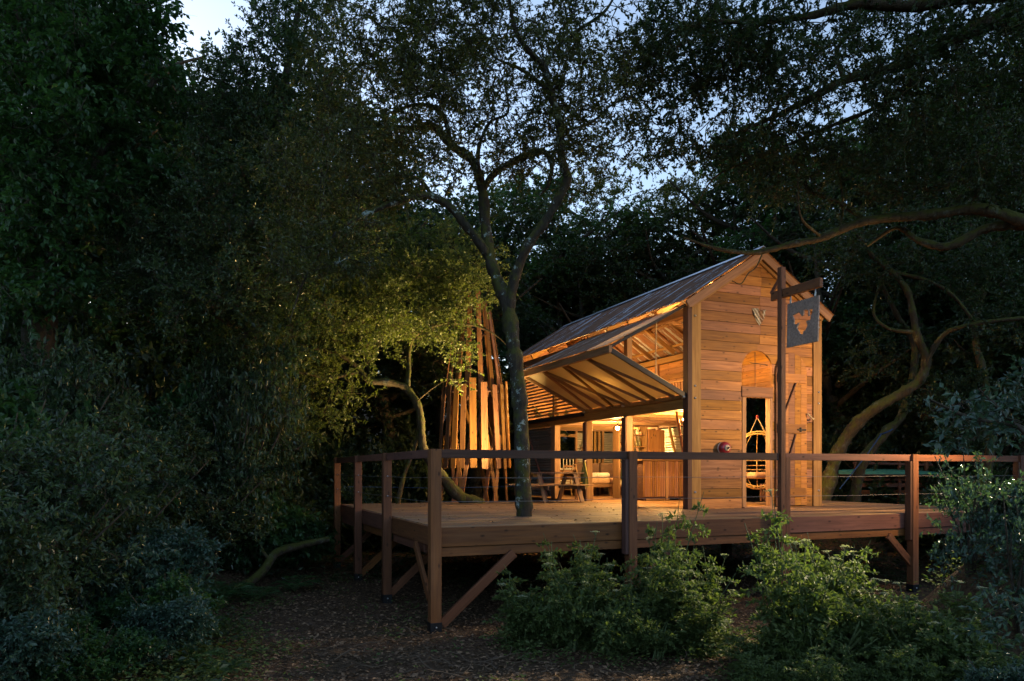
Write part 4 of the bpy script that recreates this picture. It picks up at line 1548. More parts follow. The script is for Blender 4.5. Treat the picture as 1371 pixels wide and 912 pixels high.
def px_clusters(n_, blobs, keep=None):
    """cluster centres spread through ellipsoids given as (px, py, rx_px, ry_px, depth, depth half-range, weight)"""
    wts = np.array([b_[6] for b_ in blobs], float)
    wts /= wts.sum()
    out = []
    for b_, w_ in zip(blobs, wts):
        k = max(1, int(round(n_ * w_)))
        u = unit(rng.normal(0, 1, (k, 3))) * (rng.uniform(0, 1, (k, 1)) ** 0.40)
        for x, y, z in u:
            d = b_[4] + z * b_[5]
            p = P(b_[0] + x * b_[2], b_[1] + y * b_[3], d)
            out.append(p)
    out = np.array(out)
    out = out[out[:, 2] > gz(out[:, 0], out[:, 1]) + 0.15]
    q = px_of(out)
    ok = np.array([not inside((a_, b_), SKYHOLE) for a_, b_, c_ in q])
    if keep is not None:
        ok &= np.array([keep(a_, b_, c_) for a_, b_, c_ in q])
    return out[ok]


# --- the lichen tree growing through the deck
T1 = [
    [(703, 704, 13.07, .185), (702, 690, 13.07, .165), (700, 640, 13.07, .155), (697, 560, 13.1, .15), (692, 500, 13.1, .148), (686, 455, 13.1, .145), (680, 412, 13.15, .145), (664, 370, 13.2, .125), (656, 345, 13.2, .12), (650, 300, 13.3, .11), (645, 250, 13.4, .10), (632, 215, 13.5, .095), (605, 195, 13.6, .085), (580, 170, 13.7, .08), (545, 172, 13.9, .06), (500, 165, 14.1, .045), (470, 140, 14.2, .03)],
    [(681, 415, 13.15, .12), (690, 370, 13.05, .105), (706, 330, 12.9, .095), (728, 300, 12.8, .088), (745, 270, 12.7, .082), (760, 240, 12.6, .08), (752, 215, 12.5, .078), (750, 170, 12.4, .072), (738, 125, 12.3, .068), (728, 90, 12.2, .058), (705, 65, 12.0, .048), (690, 40, 11.9, .04), (680, -10, 11.8, .03)],
    [(656, 345, 13.2, .09), (630, 310, 13.0, .085), (600, 275, 12.8, .08), (570, 262, 12.6, .07), (540, 268, 12.4, .06), (505, 280, 12.2, .05), (465, 300, 12.0, .04), (430, 335, 11.8, .03), (405, 380, 11.7, .02), (388, 430, 11.6, .01)],
    [(646, 255, 13.4, .07), (662, 232, 13.3, .068), (690, 215, 13.1, .062), (722, 203, 12.9, .058), (738, 215, 12.8, .05), (735, 245, 12.8, .04), (722, 262, 12.9, .02)],
    [(728, 92, 12.2, .045), (745, 65, 12.4, .04), (775, 40, 12.6, .035), (810, 15, 12.8, .025), (830, -20, 13, .02)],
    [(738, 125, 12.3, .04), (715, 105, 12.5, .035), (692, 90, 12.8, .03), (660, 75, 13.0, .022), (640, 40, 13.1, .015)],
    [(606, 195, 13.6, .05), (590, 150, 13.8, .045), (560, 140, 14, .04), (525, 150, 14.1, .03), (495, 158, 14.3, .02)],
    [(755, 175, 12.5, .03), (790, 165, 12.9, .026), (820, 140, 13.3, .02), (850, 130, 13.6, .012)],
    [(580, 265, 12.7, .04), (560, 240, 12.9, .035), (520, 235, 13.1, .03), (480, 225, 13.3, .02)],
    [(645, 250, 13.4, .05), (640, 205, 13.0, .04), (655, 165, 12.8, .03), (680, 150, 12.6, .022), (675, 110, 12.5, .015)],
]
c1 = px_clusters(960, [(640, 60, 150, 95, 12.8, 1.8, 2.4), (520, 90, 120, 120, 13.6, 1.8, 2.6), (780, 90, 100, 110, 12.6, 1.6, 1.5), (450, 220, 120, 90, 12.6, 1.6, 1.8), (610, 170, 140, 90, 13.4, 1.5, 2.0), (420, 330, 90, 60, 11.8, 1.2, 0.8), (690, -70, 260, 60, 12.4, 2.0, 2.4), (760, 200, 110, 70, 12.9, 1.0, 0.8)],
                 lambda a_, b_, c_: not (560 < a_ < 700 and 95 < b_ < 210 and rng.random() < 0.35))
T1 = [[(a_, b_, c_, r_ * 0.86) for a_, b_, c_, r_ in l] for l in T1]
make_tree('lichen_tree', 'crooked lichen spotted tree growing up through the deck boards', 'tree', P(703, 702, 13.07), [px_limb(l) for l in T1], c1, 'bark_lichen', 'leaf_olive', 7, 15, 0.42, 0.068, 0.45, sides=14, twig_r=0.006, rmin=0.009)

# --- the bent tree whose crown hangs over the tower
T2 = [
    [(655, 700, 18.7, .26), (640, 676, 18.6, .22), (615, 664, 18.5, .2), (590, 635, 18.3, .17), (568, 605, 18.2, .145), (564, 570, 18.2, .13), (560, 545, 18.2, .125), (545, 522, 18.2, .13), (520, 512, 18, .12), (495, 510, 17.8, .11), (480, 495, 17.7, .1), (455, 475, 17.5, .08), (420, 465, 17.3, .06), (380, 460, 17, .04), (340, 470, 16.8, .02)],
    [(545, 524, 18.2, .09), (547, 495, 18.4, .08), (548, 465, 18.5, .075), (560, 445, 18.6, .07), (585, 435, 18.8, .055), (612, 430, 19, .045), (625, 405, 19, .03), (640, 380, 19, .02)],
    [(600, 432, 18.9, .04), (640, 437, 19.0, .035), (668, 452, 19.0, .02), (684, 470, 19, .012)],
    [(500, 511, 17.9, .08), (484, 470, 17.9, .065), (478, 430, 18, .05), (488, 400, 18.1, .035), (500, 360, 18.2, .02)],
    [(482, 497, 17.7, .07), (440, 505, 17.4, .055), (400, 498, 17.0, .045), (365, 495, 16.8, .03), (330, 510, 16.6, .015)],
    [(562, 560, 18.2, .05), (555, 600, 18.3, .06), (540, 640, 18.2, .07), (530, 690, 18.2, .09)],
]
c2 = px_clusters(640, [(560, 400, 130, 80, 18.3, 2.0, 3.0), (450, 420, 120, 90, 17.2, 1.8, 2.6), (625, 410, 55, 70, 17.9, 1.1, 1.2), (605, 500, 40, 45, 17.3, 0.6, 0.3), (400, 520, 100, 70, 16.8, 1.5, 1.2), (490, 330, 130, 60, 17.6, 1.8, 1.5), (590, 330, 80, 60, 18.3, 1.5, .9), (350, 440, 80, 90, 16.4, 1.4, 1.2)],
                 lambda a_, b_, c_: not (a_ > 600 and b_ > 430 and rng.random() < 0.6) and not (520 < a_ < 600 and b_ > 490))
T2 = [[(a_, b_, c_ - 0.15, r_ * 0.74) for a_, b_, c_, r_ in l] for l in T2]
c2 = c2 + FW * 0.45
q2 = px_of(c2)
c2 = c2[~((q2[:, 0] > 628) & (q2[:, 1] > 405))]
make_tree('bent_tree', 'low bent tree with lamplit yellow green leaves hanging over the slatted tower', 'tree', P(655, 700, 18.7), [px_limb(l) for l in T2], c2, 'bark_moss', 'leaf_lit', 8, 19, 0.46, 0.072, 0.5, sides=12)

# --- right hand tree behind the cabin
T3 = [
    [(1098, 690, 20, .30), (1108, 650, 20, .26), (1122, 605, 20, .24), (1145, 570, 19.8, .22), (1175, 545, 19.5, .2), (1210, 525, 19.3, .18), (1232, 508, 19.2, .17), (1240, 480, 19.1, .16), (1228, 450, 19, .13), (1222, 420, 19, .12), (1215, 390, 19.1, .11), (1195, 365, 19.3, .1), (1170, 345, 19.5, .08), (1148, 315, 19.6, .06), (1120, 290, 19.7, .04)],
    [(1238, 487, 19.1, .1), (1262, 450, 18.8, .09), (1290, 437, 18.5, .08), (1330, 430, 18.2, .07), (1375, 425, 18, .06), (1420, 415, 18, .04)],
    [(1195, 365, 19.3, .07), (1240, 375, 18.9, .06), (1275, 395, 18.6, .055), (1300, 425, 18.4, .05), (1318, 442, 18.3, .03)],
    [(1140, 690, 20.8, .24), (1155, 620, 20.6, .2), (1185, 580, 20.6, .18), (1210, 550, 20.8, .15), (1225, 470, 21, .12), (1200, 420, 21, .1), (1180, 380, 21, .07)],
    [(1222, 445, 19, .07), (1190, 440, 19.3, .06), (1170, 420, 19.6, .05), (1178, 380, 19.8, .04), (1190, 350, 20, .02)],
    [(1310, 690, 20, .2), (1325, 600, 20, .18), (1320, 520, 20.2, .15), (1305, 440, 20.4, .12), (1320, 370, 20.5, .1), (1300, 300, 20.6, .06)],
]
c3 = px_clusters(300, [(1230, 330, 140, 70, 19.5, 1.8, 1.6), (1320, 380, 80, 90, 19, 1.6, 1.0), (1130, 330, 60, 60, 20, 1.4, .7), (1290, 540, 90, 50, 20.0, 1.2, .8), (1180, 470, 60, 60, 20.8, 1.0, .4)])
T3 = [[(a_, b_, c_, r_ * 0.72) for a_, b_, c_, r_ in l] for l in T3]
make_tree('leaning_tree', 'leaning mossy tree with bent lamplit trunk behind the right side of the cabin', 'tree', P(1098, 690, 20), [px_limb(l) for l in T3], c3, 'bark_moss', 'leaf_dark', 6, 16, 0.5, 0.085, 0.5, sides=12)
# blue strap on it
sp = root('blue_strap', P(1168, 585, 20.3), 'faded blue rope tied round the leaning tree and trailing down', 'rope')
tube('loop', sp, [P(1187 + 9.5 * math.cos(t), 577 + 2 * math.sin(t) - 4 * math.cos(t), 20.6 - 0.19 * math.sin(t)) for t in np.linspace(0, 6.28, 15)], 0.022, 'bluerope', 6)
tube('tail', sp, [P(1180, 581, 20.4), P(1160, 610, 20.1), P(1142, 632, 20.0), P(1124, 655, 20.0)], 0.016, 'bluerope', 6)

# --- big tree off to the right whose limbs reach over the roof
b4 = P(1500, 860, 12.6)
T4 = [
    [(1500, 880, 12.6, .55), (1490, 760, 12.6, .45), (1480, 600, 12.6, .4), (1470, 450, 12.7, .36), (1462, 330, 12.8, .32), (1440, 180, 12.6, .28), (1420, 60, 12.3, .26), (1390, -30, 12.1, .22), (1340, -120, 12, .14)],
    [(1466, 360, 12.8, .22), (1410, 310, 13, .16), (1371, 296, 13, .14), (1310, 280, 13.2, .125), (1240, 288, 13.4, .11), (1160, 296, 13.6, .1), (1100, 318, 13.8, .085), (1060, 327, 13.9, .075), (1010, 338, 14, .058), (960, 333, 14, .042), (915, 318, 14, .02)],
    [(1466, 345, 12.8, .2), (1420, 318, 13, .13), (1371, 302, 13.2, .115), (1320, 306, 13.4, .105), (1270, 330, 13.6, .095), (1230, 322, 13.8, .07), (1200, 305, 14, .05), (1160, 330, 14.1, .03)],
    [(1425, 80, 12.4, .2), (1360, 25, 12.2, .17), (1290, 45, 12.2, .14), (1230, 78, 12.3, .115), (1190, 92, 12.4, .1), (1130, 108, 12.6, .09), (1085, 132, 12.8, .07), (1040, 155, 13, .05), (985, 178, 13.2, .03)],
    [(1400, -10, 12.1, .18), (1300, -5, 12, .14), (1220, 8, 12, .12), (1150, 5, 12, .1), (1080, 22, 12.2, .07), (1000, 30, 12.4, .05), (930, 25, 12.6, .03)],
    [(1130, 108, 12.6, .05), (1120, 70, 12.8, .045), (1140, 40, 13, .04), (1155, 5, 13, .03)],
    [(1160, 296, 13.6, .05), (1120, 270, 13.8, .045), (1085, 255, 14, .04), (1060, 215, 14.2, .03), (1050, 180, 14.4, .02)],
    [(1100, 318, 13.8, .03), (1072, 290, 13.4, .028), (1068, 240, 13.3, .022), (1070, 190, 13.2, .015)],
    [(1125, 310, 13.7, .03), (1128, 260, 13.9, .026), (1115, 200, 14, .02), (1108, 150, 14, .015)],
    [(1022, 337, 14, .018), (1012, 358, 14, .015), (1002, 366, 13.95, .014), (992, 380, 13.9, .012), (980, 376, 13.9, .008)],
    [(1240, 90, 12.4, .05), (1180, 140, 12.9, .045), (1110, 170, 13.3, .04), (1030, 205, 13.6, .03), (960, 235, 13.8, .02), (930, 280, 13.9, .012)],
]
c4 = px_clusters(760, [(890, 120, 70, 110, 13.4, 1.4, 1.3), (1120, 60, 170, 90, 12.8, 1.8, 2.2), (1280, 120, 130, 110, 12.6, 1.8, 2.2), (1000, 90, 110, 100, 13.2, 1.6, 1.5), (1180, 220, 130, 60, 13.8, 1.4, 1.5), (1050, 215, 90, 60, 13.8, 1.2, .9), (1330, 230, 70, 60, 13.2, 1.4, .8), (930, 40, 80, 80, 12.8, 1.4, 1.1), (1380, 30, 110, 90, 11.8, 1.5, 1.4), (1150, -60, 300, 50, 12.4, 2.0, 2.0), (960, 200, 60, 50, 14, 1, .35)])
T4 = T4[:1] + [[(a_, b_, c_, r_ * 0.8) for a_, b_, c_, r_ in l] for l in T4[1:]]
T4o = make_tree('spreading_tree', 'spreading dark tree whose mossy limbs reach across above the cabin ridge', 'tree', b4, [px_limb(l) for l in T4], c4, 'bark_moss', 'leaf_dark', 7, 17, 0.46, 0.08, 0.48, sides=12, twig_r=0.006, rmin=0.009)

# --- tall broad-leaved tree, top left
T6 = [[(40, 760, 14, .35), (45, 600, 14, .3), (55, 420, 14.2, .26), (80, 280, 14.4, .2), (90, 150, 14.6, .15), (110, 40, 14.8, .1), (120, -60, 15, .05)],
      [(60, 400, 14.2, .14), (10, 300, 13.6, .1), (-40, 200, 13.2, .06)],
      [(80, 280, 14.4, .12), (140, 200, 14.8, .09), (190, 130, 15.2, .06), (220, 90, 15.3, .03)],
      [(90, 150, 14.6, .08), (50, 80, 14, .06), (20, 10, 13.6, .04)]]
c6 = px_clusters(430, [(60, 110, 130, 100, 14.0, 2.0, 2.2), (170, 120, 80, 80, 14.8, 1.6, 1.3), (30, 260, 110, 90, 13.6, 1.6, 1.5), (90, -20, 150, 60, 14.4, 2, 1.6), (160, 230, 90, 60, 15, 1.5, .8), (40, 380, 90, 70, 13.5, 1.4, .8), (190, 25, 50, 50, 15, 1.0, .4)])
make_tree('sycamore_tree', 'tall broad leaved green tree with layered foliage towering over the left shrubs', 'tree', P(40, 800, 14), [px_limb(l) for l in T6], c6, 'bark', 'leaf_green', 7, 14, 0.55, 0.13, 0.6, up=1.6, droop=0.3)

# --- holm oak, left of the lichen tree
T7 = [[(300, 760, 16, .3), (310, 620, 16, .26), (330, 480, 16, .22), (345, 360, 16, .18), (360, 240, 16, .13), (380, 120, 16, .09), (400, 10, 16, .05)],
      [(345, 360, 16, .12), (290, 290, 15.5, .09), (240, 230, 15, .05)],
      [(360, 240, 16, .09), (420, 170, 15.6, .07), (450, 90, 15.4, .04)],
      [(335, 450, 16, .1), (260, 400, 15, .07), (200, 370, 14.5, .04)]]
c7 = px_clusters(720, [(380, 120, 90, 120, 15.6, 1.8, 2.0), (300, 260, 120, 90, 15.0, 1.8, 2.3), (420, 280, 90, 90, 15.2, 1.4, 1.4), (250, 380, 120, 80, 14.4, 1.6, 1.9), (400, 10, 70, 70, 15.6, 1.5, .9), (300, 140, 60, 60, 15.4, 1.2, .8), (370, 420, 80, 80, 15.0, 1.2, 1.1), (180, 300, 60, 60, 14.6, 1.0, .6)])
make_tree('holm_oak', 'dense small leaved evergreen oak standing left of the lit tree', 'tree', P(300, 800, 16), [px_limb(l) for l in T7], c7, 'bark', 'leaf_oak', 8, 20, 0.42, 0.082, 0.42, droop=0.1)


# --- background trees: three kinds, copied
def proto_tree(name, label, h, cr, leafm, leaf, n_cl, group, kt=7, nl=17, shape=1.0):
    base = np.array([0, -200.0, 0])
    bend = rng.normal(0, 0.3, 2)
    zs = np.linspace(0, h * 0.80, 7)
    pts = [base + np.array([bend[0] * (z / h) ** 2 * 3 + rng.normal(0, .12), bend[1] * (z / h) ** 2 * 3 + rng.normal(0, .12), z]) for z in zs]
    limbs = [(pts, list(np.linspace(0.26, 0.03, 7)))]
    for k in range(9):
        z = h * rng.uniform(0.25, 0.75)
        a_ = rng.uniform(0, 6.28)
        st_ = base + np.array([0, 0, z])
        L_ = cr * rng.uniform(0.6, 0.95)
        limbs.append(([st_, st_ + np.array([math.cos(a_) * L_ * .5, math.sin(a_) * L_ * .5, L_ * .25]), st_ + np.array([math.cos(a_ + .2) * L_, math.sin(a_ + .2) * L_, L_ * .6])], [0.10, 0.06, 0.02]))
    ctr = []
    for k in range(16):
        z = h * (0.25 + 0.66 * k / 15)
        rr = cr * (1 - 0.55 * abs(z / h - 0.5) ** 1.2 * 2 * 0.7) * rng.uniform(0.2, 0.8)
        a_ = rng.uniform(0, 6.28)
        ctr.append((math.cos(a_) * rr, math.sin(a_) * rr, z, rng.uniform(0.9, 1.6)))
    cl = []
    for k in range(n_cl):
        cx_, cy_, cz_, r_ = ctr[rng.integers(len(ctr))]
        u = unit(rng.normal(0, 1, 3)) * rng.uniform(0, 1) ** 0.4 * r_
        cl.append(base + np.array([cx_ + u[0], cy_ + u[1], cz_ + u[2] * 0.75]))
    cl = np.array(cl)
    return make_tree(name, label, 'tree', base, limbs, cl, 'bark', leafm, kt, nl, 0.62, leaf, 0.55, group, sides=8, rmin=0.012, twig_r=0.007)


kinds_bg = [
    proto_tree('woodland_tree', 'rounded dark woodland tree standing in the wood beyond the deck', 11.0, 3.3, 'leaf_dark', 0.13, 330, 'trees of the wood behind'),
    proto_tree('woodland_tree', 'mid green woodland tree standing in the wood beyond the deck', 13.0, 3.0, 'leaf_green', 0.14, 300, 'trees of the wood behind'),
    proto_tree('woodland_tree', 'thin crowned olive woodland tree standing in the wood beyond the deck', 12.0, 3.2, 'leaf_olive', 0.11, 210, 'trees of the wood behind'),
]
HT = [11.0, 13.0, 12.0]
used = [False] * 3


KN = ('rounded dark', 'mid green', 'thin crowned olive')


def bg_label(px, k):
    where = 'rising behind the left hand shrubs' if px < 420 else 'standing behind the slatted tower' if px < 680 else 'standing behind the cabin roof' if px < 1000 else 'standing behind the leaning tree right of the cabin'
    return KN[k] + ' woodland tree ' + where


def place_bg(px, d, top, k, wide=1.0):
    """stand a tree where it is seen at px, d metres off, its crown reaching picture height top"""
    b_ = P(px, 630, d)
    g = float(gz(b_[0], b_[1])) - 0.1
    h = 0.8 + (630 - top) / 1000 * d - g
    s = h / HT[k]
    m4 = Matrix.Translation(Vector((b_[0], b_[1], g))) @ Matrix.Rotation(random.uniform(0, 6.28), 4, 'Z') @ Matrix.Diagonal((s * wide, s * wide, s, 1))
    if not used[k]:
        used[k] = True
        kinds_bg[k].matrix_basis = m4
        W[kinds_bg[k].name] = m4
    else:
        o = copy_tree(kinds_bg[k], m4)
        o['label'] = bg_label(px, k)
        return
    kinds_bg[k]['label'] = bg_label(px, k)


bgs = [(-60, 20, -150, 1, 1.2), (60, 22, -60, 0, 1.2), (150, 24, 5, 1, 1.1), (-150, 18, 0, 0, 1.3), (200, 27, 70, 0, 1.2), (265, 30, 85, 0, 1.2), (330, 26, 90, 1, 1.1), (395, 30, 70, 0, 1.1), (460, 27, 160, 1, 1.1),
       (520, 25, 255, 0, 1.2), (585, 28, 225, 1, 1.2), (640, 26, 262, 0, 1.2), (700, 30, 215, 2, 1.1), (755, 27, 232, 1, 1.15), (800, 25, 300, 0, 1.3), (840, 29, 195, 2, 1.1), (900, 26, 240, 2, 1.1), (870, 34, 300, 0, 1.5),
       (950, 28, 190, 2, 1.0), (1010, 25, 180, 0, 1.1), (1070, 29, 150, 1, 1.1), (1120, 26, 225, 0, 1.2), (1180, 28, 130, 2, 1.1), (1240, 25, 175, 1, 1.2), (1300, 28, 110, 0, 1.2), (1370, 24, 60, 1, 1.2), (1450, 22, 30, 0, 1.3),
       (550, 36, 300, 0, 1.8), (680, 38, 330, 1, 1.8), (780, 36, 350, 0, 1.9), (960, 37, 370, 0, 1.8), (1100, 36, 350, 1, 1.8), (1220, 36, 330, 0, 1.8), (1330, 34, 300, 1, 1.8), (430, 36, 280, 1, 1.8), (300, 36, 250, 0, 1.8), (150, 34, 200, 1, 1.8), (20, 30, 150, 0, 1.6)]
for q in bgs:
    if 680 < q[0] < 1040 and q[1] < 33:      # keep crowns clear of the cabin
        q = (q[0], q[1] + 6) + q[2:]
    place_bg(*q)


# --- shrubs
def proto_shrub(name, label, h, r, leafm, leaf, n_cl, group, ratio=0.5, up=0.9, kt=6, nl=15, spread=0.3, droop=0.15, stems=9, bark='bark', gloss=None):
    base = np.array([0, -220.0, 0])
    limbs = []
    for k in range(stems):
        a_ = rng.uniform(0, 6.28)
        L_ = r * rng.uniform(0.3, 0.8)
        hh = h * rng.uniform(0.55, 0.9)
        limbs.append(([base + np.array([rng.normal(0, .06), rng.normal(0, .06), -0.1]), base + np.array([math.cos(a_) * L_ * .35, math.sin(a_) * L_ * .35, hh * .5]), base + np.array([math.cos(a_ + .3) * L_, math.sin(a_ + .3) * L_, hh])], [0.028, 0.018, 0.008]))
    nb_ = 13
    bc_ = unit(rng.normal(0, 1, (nb_, 3))) * rng.uniform(0.35, 0.85, (nb_, 1))
    pick = rng.integers(nb_, size=n_cl)
    u = bc_[pick] + unit(rng.normal(0, 1, (n_cl, 3))) * (rng.uniform(0, 1, (n_cl, 1)) ** 0.5) * 0.36
    cl = base + np.stack([u[:, 0] * r, u[:, 1] * r, h * 0.52 + u[:, 2] * h * 0.46], 1)
    cl = cl[cl[:, 2] > 0.06]
    return make_tree(name, label, 'shrub', base, limbs, cl, bark, leafm, kt, nl, spread, leaf, ratio, group, droop, up, 6, 0.004, 'foliage', 0.003, 'stem')


SH = {
    'a': proto_shrub('leafy_shrub', 'dense dark leafy shrub growing on the wooded bank', 2.2, 1.35, 'leaf_oak', 0.075, 230, 'shrubs on the wooded bank', 0.45),
    'b': proto_shrub('broad_leaf_shrub', 'broad leaved green shrub growing on the wooded bank', 2.0, 1.2, 'leaf_green', 0.105, 170, 'shrubs on the wooded bank', 0.55, 1.4),
    'e': proto_shrub('sparse_shrub', 'loose glossy shrub with open twigs in front of the right end of the deck', 2.0, 1.0, 'leaf_glossy', 0.085, 36, 'loose shrubs at the right end', 0.5, spread=0.36, nl=13),
    'n': proto_shrub('nettle_clump', 'clump of nettles with toothed leaves at the foot of the thicket', 0.9, 0.55, 'leaf_herb', 0.075, 80, 'nettles before the deck', 0.5, 1.6, 5, 12, 0.16, stems=14, bark='stem'),
    'c': proto_shrub('glossy_shrub', 'glossy blue green shrub growing beside the clearing', 1.9, 1.1, 'leaf_glossy', 0.085, 190, 'glossy shrubs beside the clearing', 0.5),
    'd': proto_shrub('understorey_bush', 'low dim bush on the woodland floor behind the deck', 1.8, 1.5, 'leaf_dark', 0.12, 170, 'bushes under the trees', 0.55),
}
SHU = {k: False for k in SH}


def place_shrub(k, px, d, s=1.0, sz=None, rise=0.0, label=None):
    b_ = P(px, 630, d)
    g = float(gz(b_[0], b_[1])) + rise
    sz = sz or s
    m4 = Matrix.Translation(Vector((b_[0], b_[1], g))) @ Matrix.Rotation(random.uniform(0, 6.28), 4, 'Z') @ Matrix.Diagonal((s, s, sz, 1))
    if not SHU[k]:
        SHU[k] = True
        SH[k].matrix_basis = m4
        W[SH[k].name] = m4
        o = SH[k]
    else:
        o = copy_tree(SH[k], m4)
    if k == 'd':
        o['label'] = 'low dim bush on the woodland floor ' + ('at the foot of the left bank' if px < 430 else 'behind the slatted tower' if px < 690 else 'behind the cabin' if px < 1100 else 'beyond the right end of the deck')
    if label:
        o['label'] = label
    return o


# left bank, from the camera back
for k, px, d, s, sz in (('a', 40, 8.6, 1.1, 1.25), ('c', 190, 9.6, .95, .9), ('a', 130, 10.6, 1.2, 1.35), ('b', -20, 10.0, 1.3, 1.5), ('b', 215, 9.0, .6, .6), ('b', 60, 12.2, 1.4, 1.7), ('a', -40, 7.4, .9, 1.0),
                        ('a', 180, 13.0, 1.3, 1.5), ('b', 330, 15.2, 1.1, 1.1), ('a', 270, 14.2, 1.2, 1.35), ('c', 20, 7.0, .6, .55), ('b', 120, 7.6, .5, .42), ('c', 225, 8.4, .55, .5), ('d', 380, 18.0, 1.0, .9),
                        ('b', 90, 15.5, 1.5, 2.0), ('a', 0, 15.0, 1.5, 2.2), ('d', 420, 20.0, 1.2, 1.0), ('d', 330, 18.5, 1.3, 1.2), ('b', 400, 16.6, .7, .75), ('a', 55, 12.8, 1.3, 1.9), ('b', 240, 15.6, 1.3, 2.0), ('a', 322, 15.1, 1.1, 2.4), ('d', 200, 20.0, 1.7, 2.2), ('d', 270, 21.0, 1.7, 2.3), ('d', 340, 21.5, 1.7, 2.2), ('d', 120, 20.0, 1.8, 2.4), ('d', 30, 19.0, 1.8, 2.4), ('d', 400, 23.0, 1.5, 1.6)):
    place_shrub(k, px, d, s, sz)
# wood floor behind
for i in range(26):
    px = 430 + 37 * i + random.uniform(-15, 15)
    d = random.uniform(23.0, 27.0)
    if 560 < px < 1090:
        d = random.uniform(28.5, 31)
    place_shrub('d', px, d, random.uniform(1.1, 1.7), random.uniform(1.1, 1.9))
for px, d, s in ((470, 20.5, .9), (510, 20.8, .8), (560, 21.5, .8), (1240, 20.5, 1.0), (1300, 18.5, 1.1), (1370, 17.0, 1.3), (1330, 21.5, 1.2)):
    place_shrub('d', px, d, s, s * 0.9)
# right foreground
place_shrub('e', 1300, 9.2, .62, .88)
place_shrub('e', 1365, 8.4, .7, .95)
for px, d, s, sz in ((1345, 9.6, .5, .5), (1345, 6.6, .36, .36), (1420, 10.5, 1.0, 1.1)):
    place_shrub('c', px, d, s, sz)


for px, d, s_ in ((725, 9.5, .75), (765, 9.3, .9), (815, 9.1, .8), (702, 9.8, .5), (880, 9.0, .6), (1130, 7.9, .9), (1200, 8.0, 1.0), (1260, 7.7, 1.0)):
    place_shrub('n', px, d, s_)
# --- hedge parsley: stems, feathery leaves, flat flower heads
def proto_parsley(label, h, n_st, seed, umb):
    rs = np.random.default_rng(seed)
    base = np.array([0, -240.0, 0])
    o = root('hedge_parsley', tuple(base), label, 'plant', 'parsley plants in front of the deck')
    sp_, lv_c, lv_d, um = [], [], [], []
    for k in range(n_st):
        a_ = rs.uniform(0, 6.28)
        lean = rs.uniform(0.05, 0.6)
        hh = h * rs.uniform(0.4, 1.05)
        f0 = np.array([rs.normal(0, .14), rs.normal(0, .14), -0.05])
        top = f0 + np.array([math.cos(a_) * lean * hh, math.sin(a_) * lean * hh, hh])
        mid = (f0 + top) / 2 + np.array([math.cos(a_), math.sin(a_), 0]) * -0.05
        p, r_ = smooth_line([f0, mid, top], [0.010, 0.008, 0.004], 5)
        v, f = tube_arrays(p, r_, 5)
        sp_.append((v, f, 0))
        for t in np.linspace(0.12, 0.97, 9):
            c = p[int(t * (len(p) - 1))]
            for side_ in range(2):
                b_ = rs.uniform(0, 6.28)
                L_ = rs.uniform(0.10, 0.40) * (1.2 - 0.6 * t)
                d = unit(np.array([math.cos(b_), math.sin(b_), rs.uniform(-0.1, 0.5)]))
                q = np.linspace(0, 1, 6)[:, None]
                line = c + d * L_ * q + np.array([0, 0, -0.12]) * q * q * L_ * 2
                v, f = tube_arrays(line, np.linspace(.004, .0015, 6), 3)
                sp_.append((v, f, 0))
                s_ = unit(np.cross(d, [0, 0, 1.0]))
                for j in range(1, 6):
                    for sg_ in (-1, 1):
                        dd = unit(s_ * sg_ + d * 0.6 + rs.normal(0, .15, 3))
                        ln = L_ * 0.42 * (1.15 - j / 6)
                        for e in range(3):
                            lv_c.append(line[j] + dd * ln * (e + 0.3) / 3 + rs.normal(0, .006, 3))
                            lv_d.append(unit(dd + s_ * 0 + rs.normal(0, .5, 3)))
        if k < umb:
            um.append([])
            for e in range(16):
                b_ = rs.uniform(0, 6.28)
                rr = rs.uniform(0.01, 0.085)
                e1 = top + np.array([math.cos(b_) * rr, math.sin(b_) * rr, 0.07 - rr * 0.25])
                v, f = tube_arrays(np.array([top, (top + e1) / 2, e1]), [.002, .0016, .0012], 3)
                sp_.append((v, f, 0))
                for g in range(7):
                    um[-1].append(e1 + rs.normal(0, .009, 3) * np.array([1, 1, .35]))
    link_mesh('stem', fast_mesh('stem', sp_, ['stem']), o, W[o.name])
    c, d = np.array(lv_c), np.array(lv_d)
    L_ = rs.uniform(0.03, 0.085, len(c))
    tone = np.clip(rs.normal(.5, .25, len(c)), 0, 1)
    v, f = leaf_arrays(c, d, unit(rs.normal(0, .4, (len(c), 3)) + np.array([0, 0, 1.0])), L_, L_ * 0.55)
    link_mesh('foliage', fast_mesh('foliage', [(v, f, 0)], ['leaf_herb'], np.repeat(tone, 4), False), o, W[o.name])
    for q in um:
        c = np.array(q)
        d = unit(rs.normal(0, 1, (len(c), 3)) * np.array([1, 1, .2]))
        L_ = rs.uniform(0.009, 0.018, len(c))
        v, f = leaf_arrays(c, d, unit(rs.normal(0, .3, (len(c), 3)) + np.array([0, 0, 1.0])), L_, L_ * 0.8)
        link_mesh('flower_head', fast_mesh('flower_head', [(v, f, 0)], ['umbel'], np.repeat(rs.uniform(0, 1, len(c)), 4), False), o, W[o.name])
    return o


HP = [proto_parsley('tall feathery parsley plant in the thicket before the deck', 1.6, 9, 5, 4), proto_parsley('tall feathery parsley plant in the thicket before the deck', 1.45, 10, 6, 2), proto_parsley('bushy leafy parsley plant without flowers in the thicket', 1.0, 12, 8, 0)]
HPU = [False] * 3


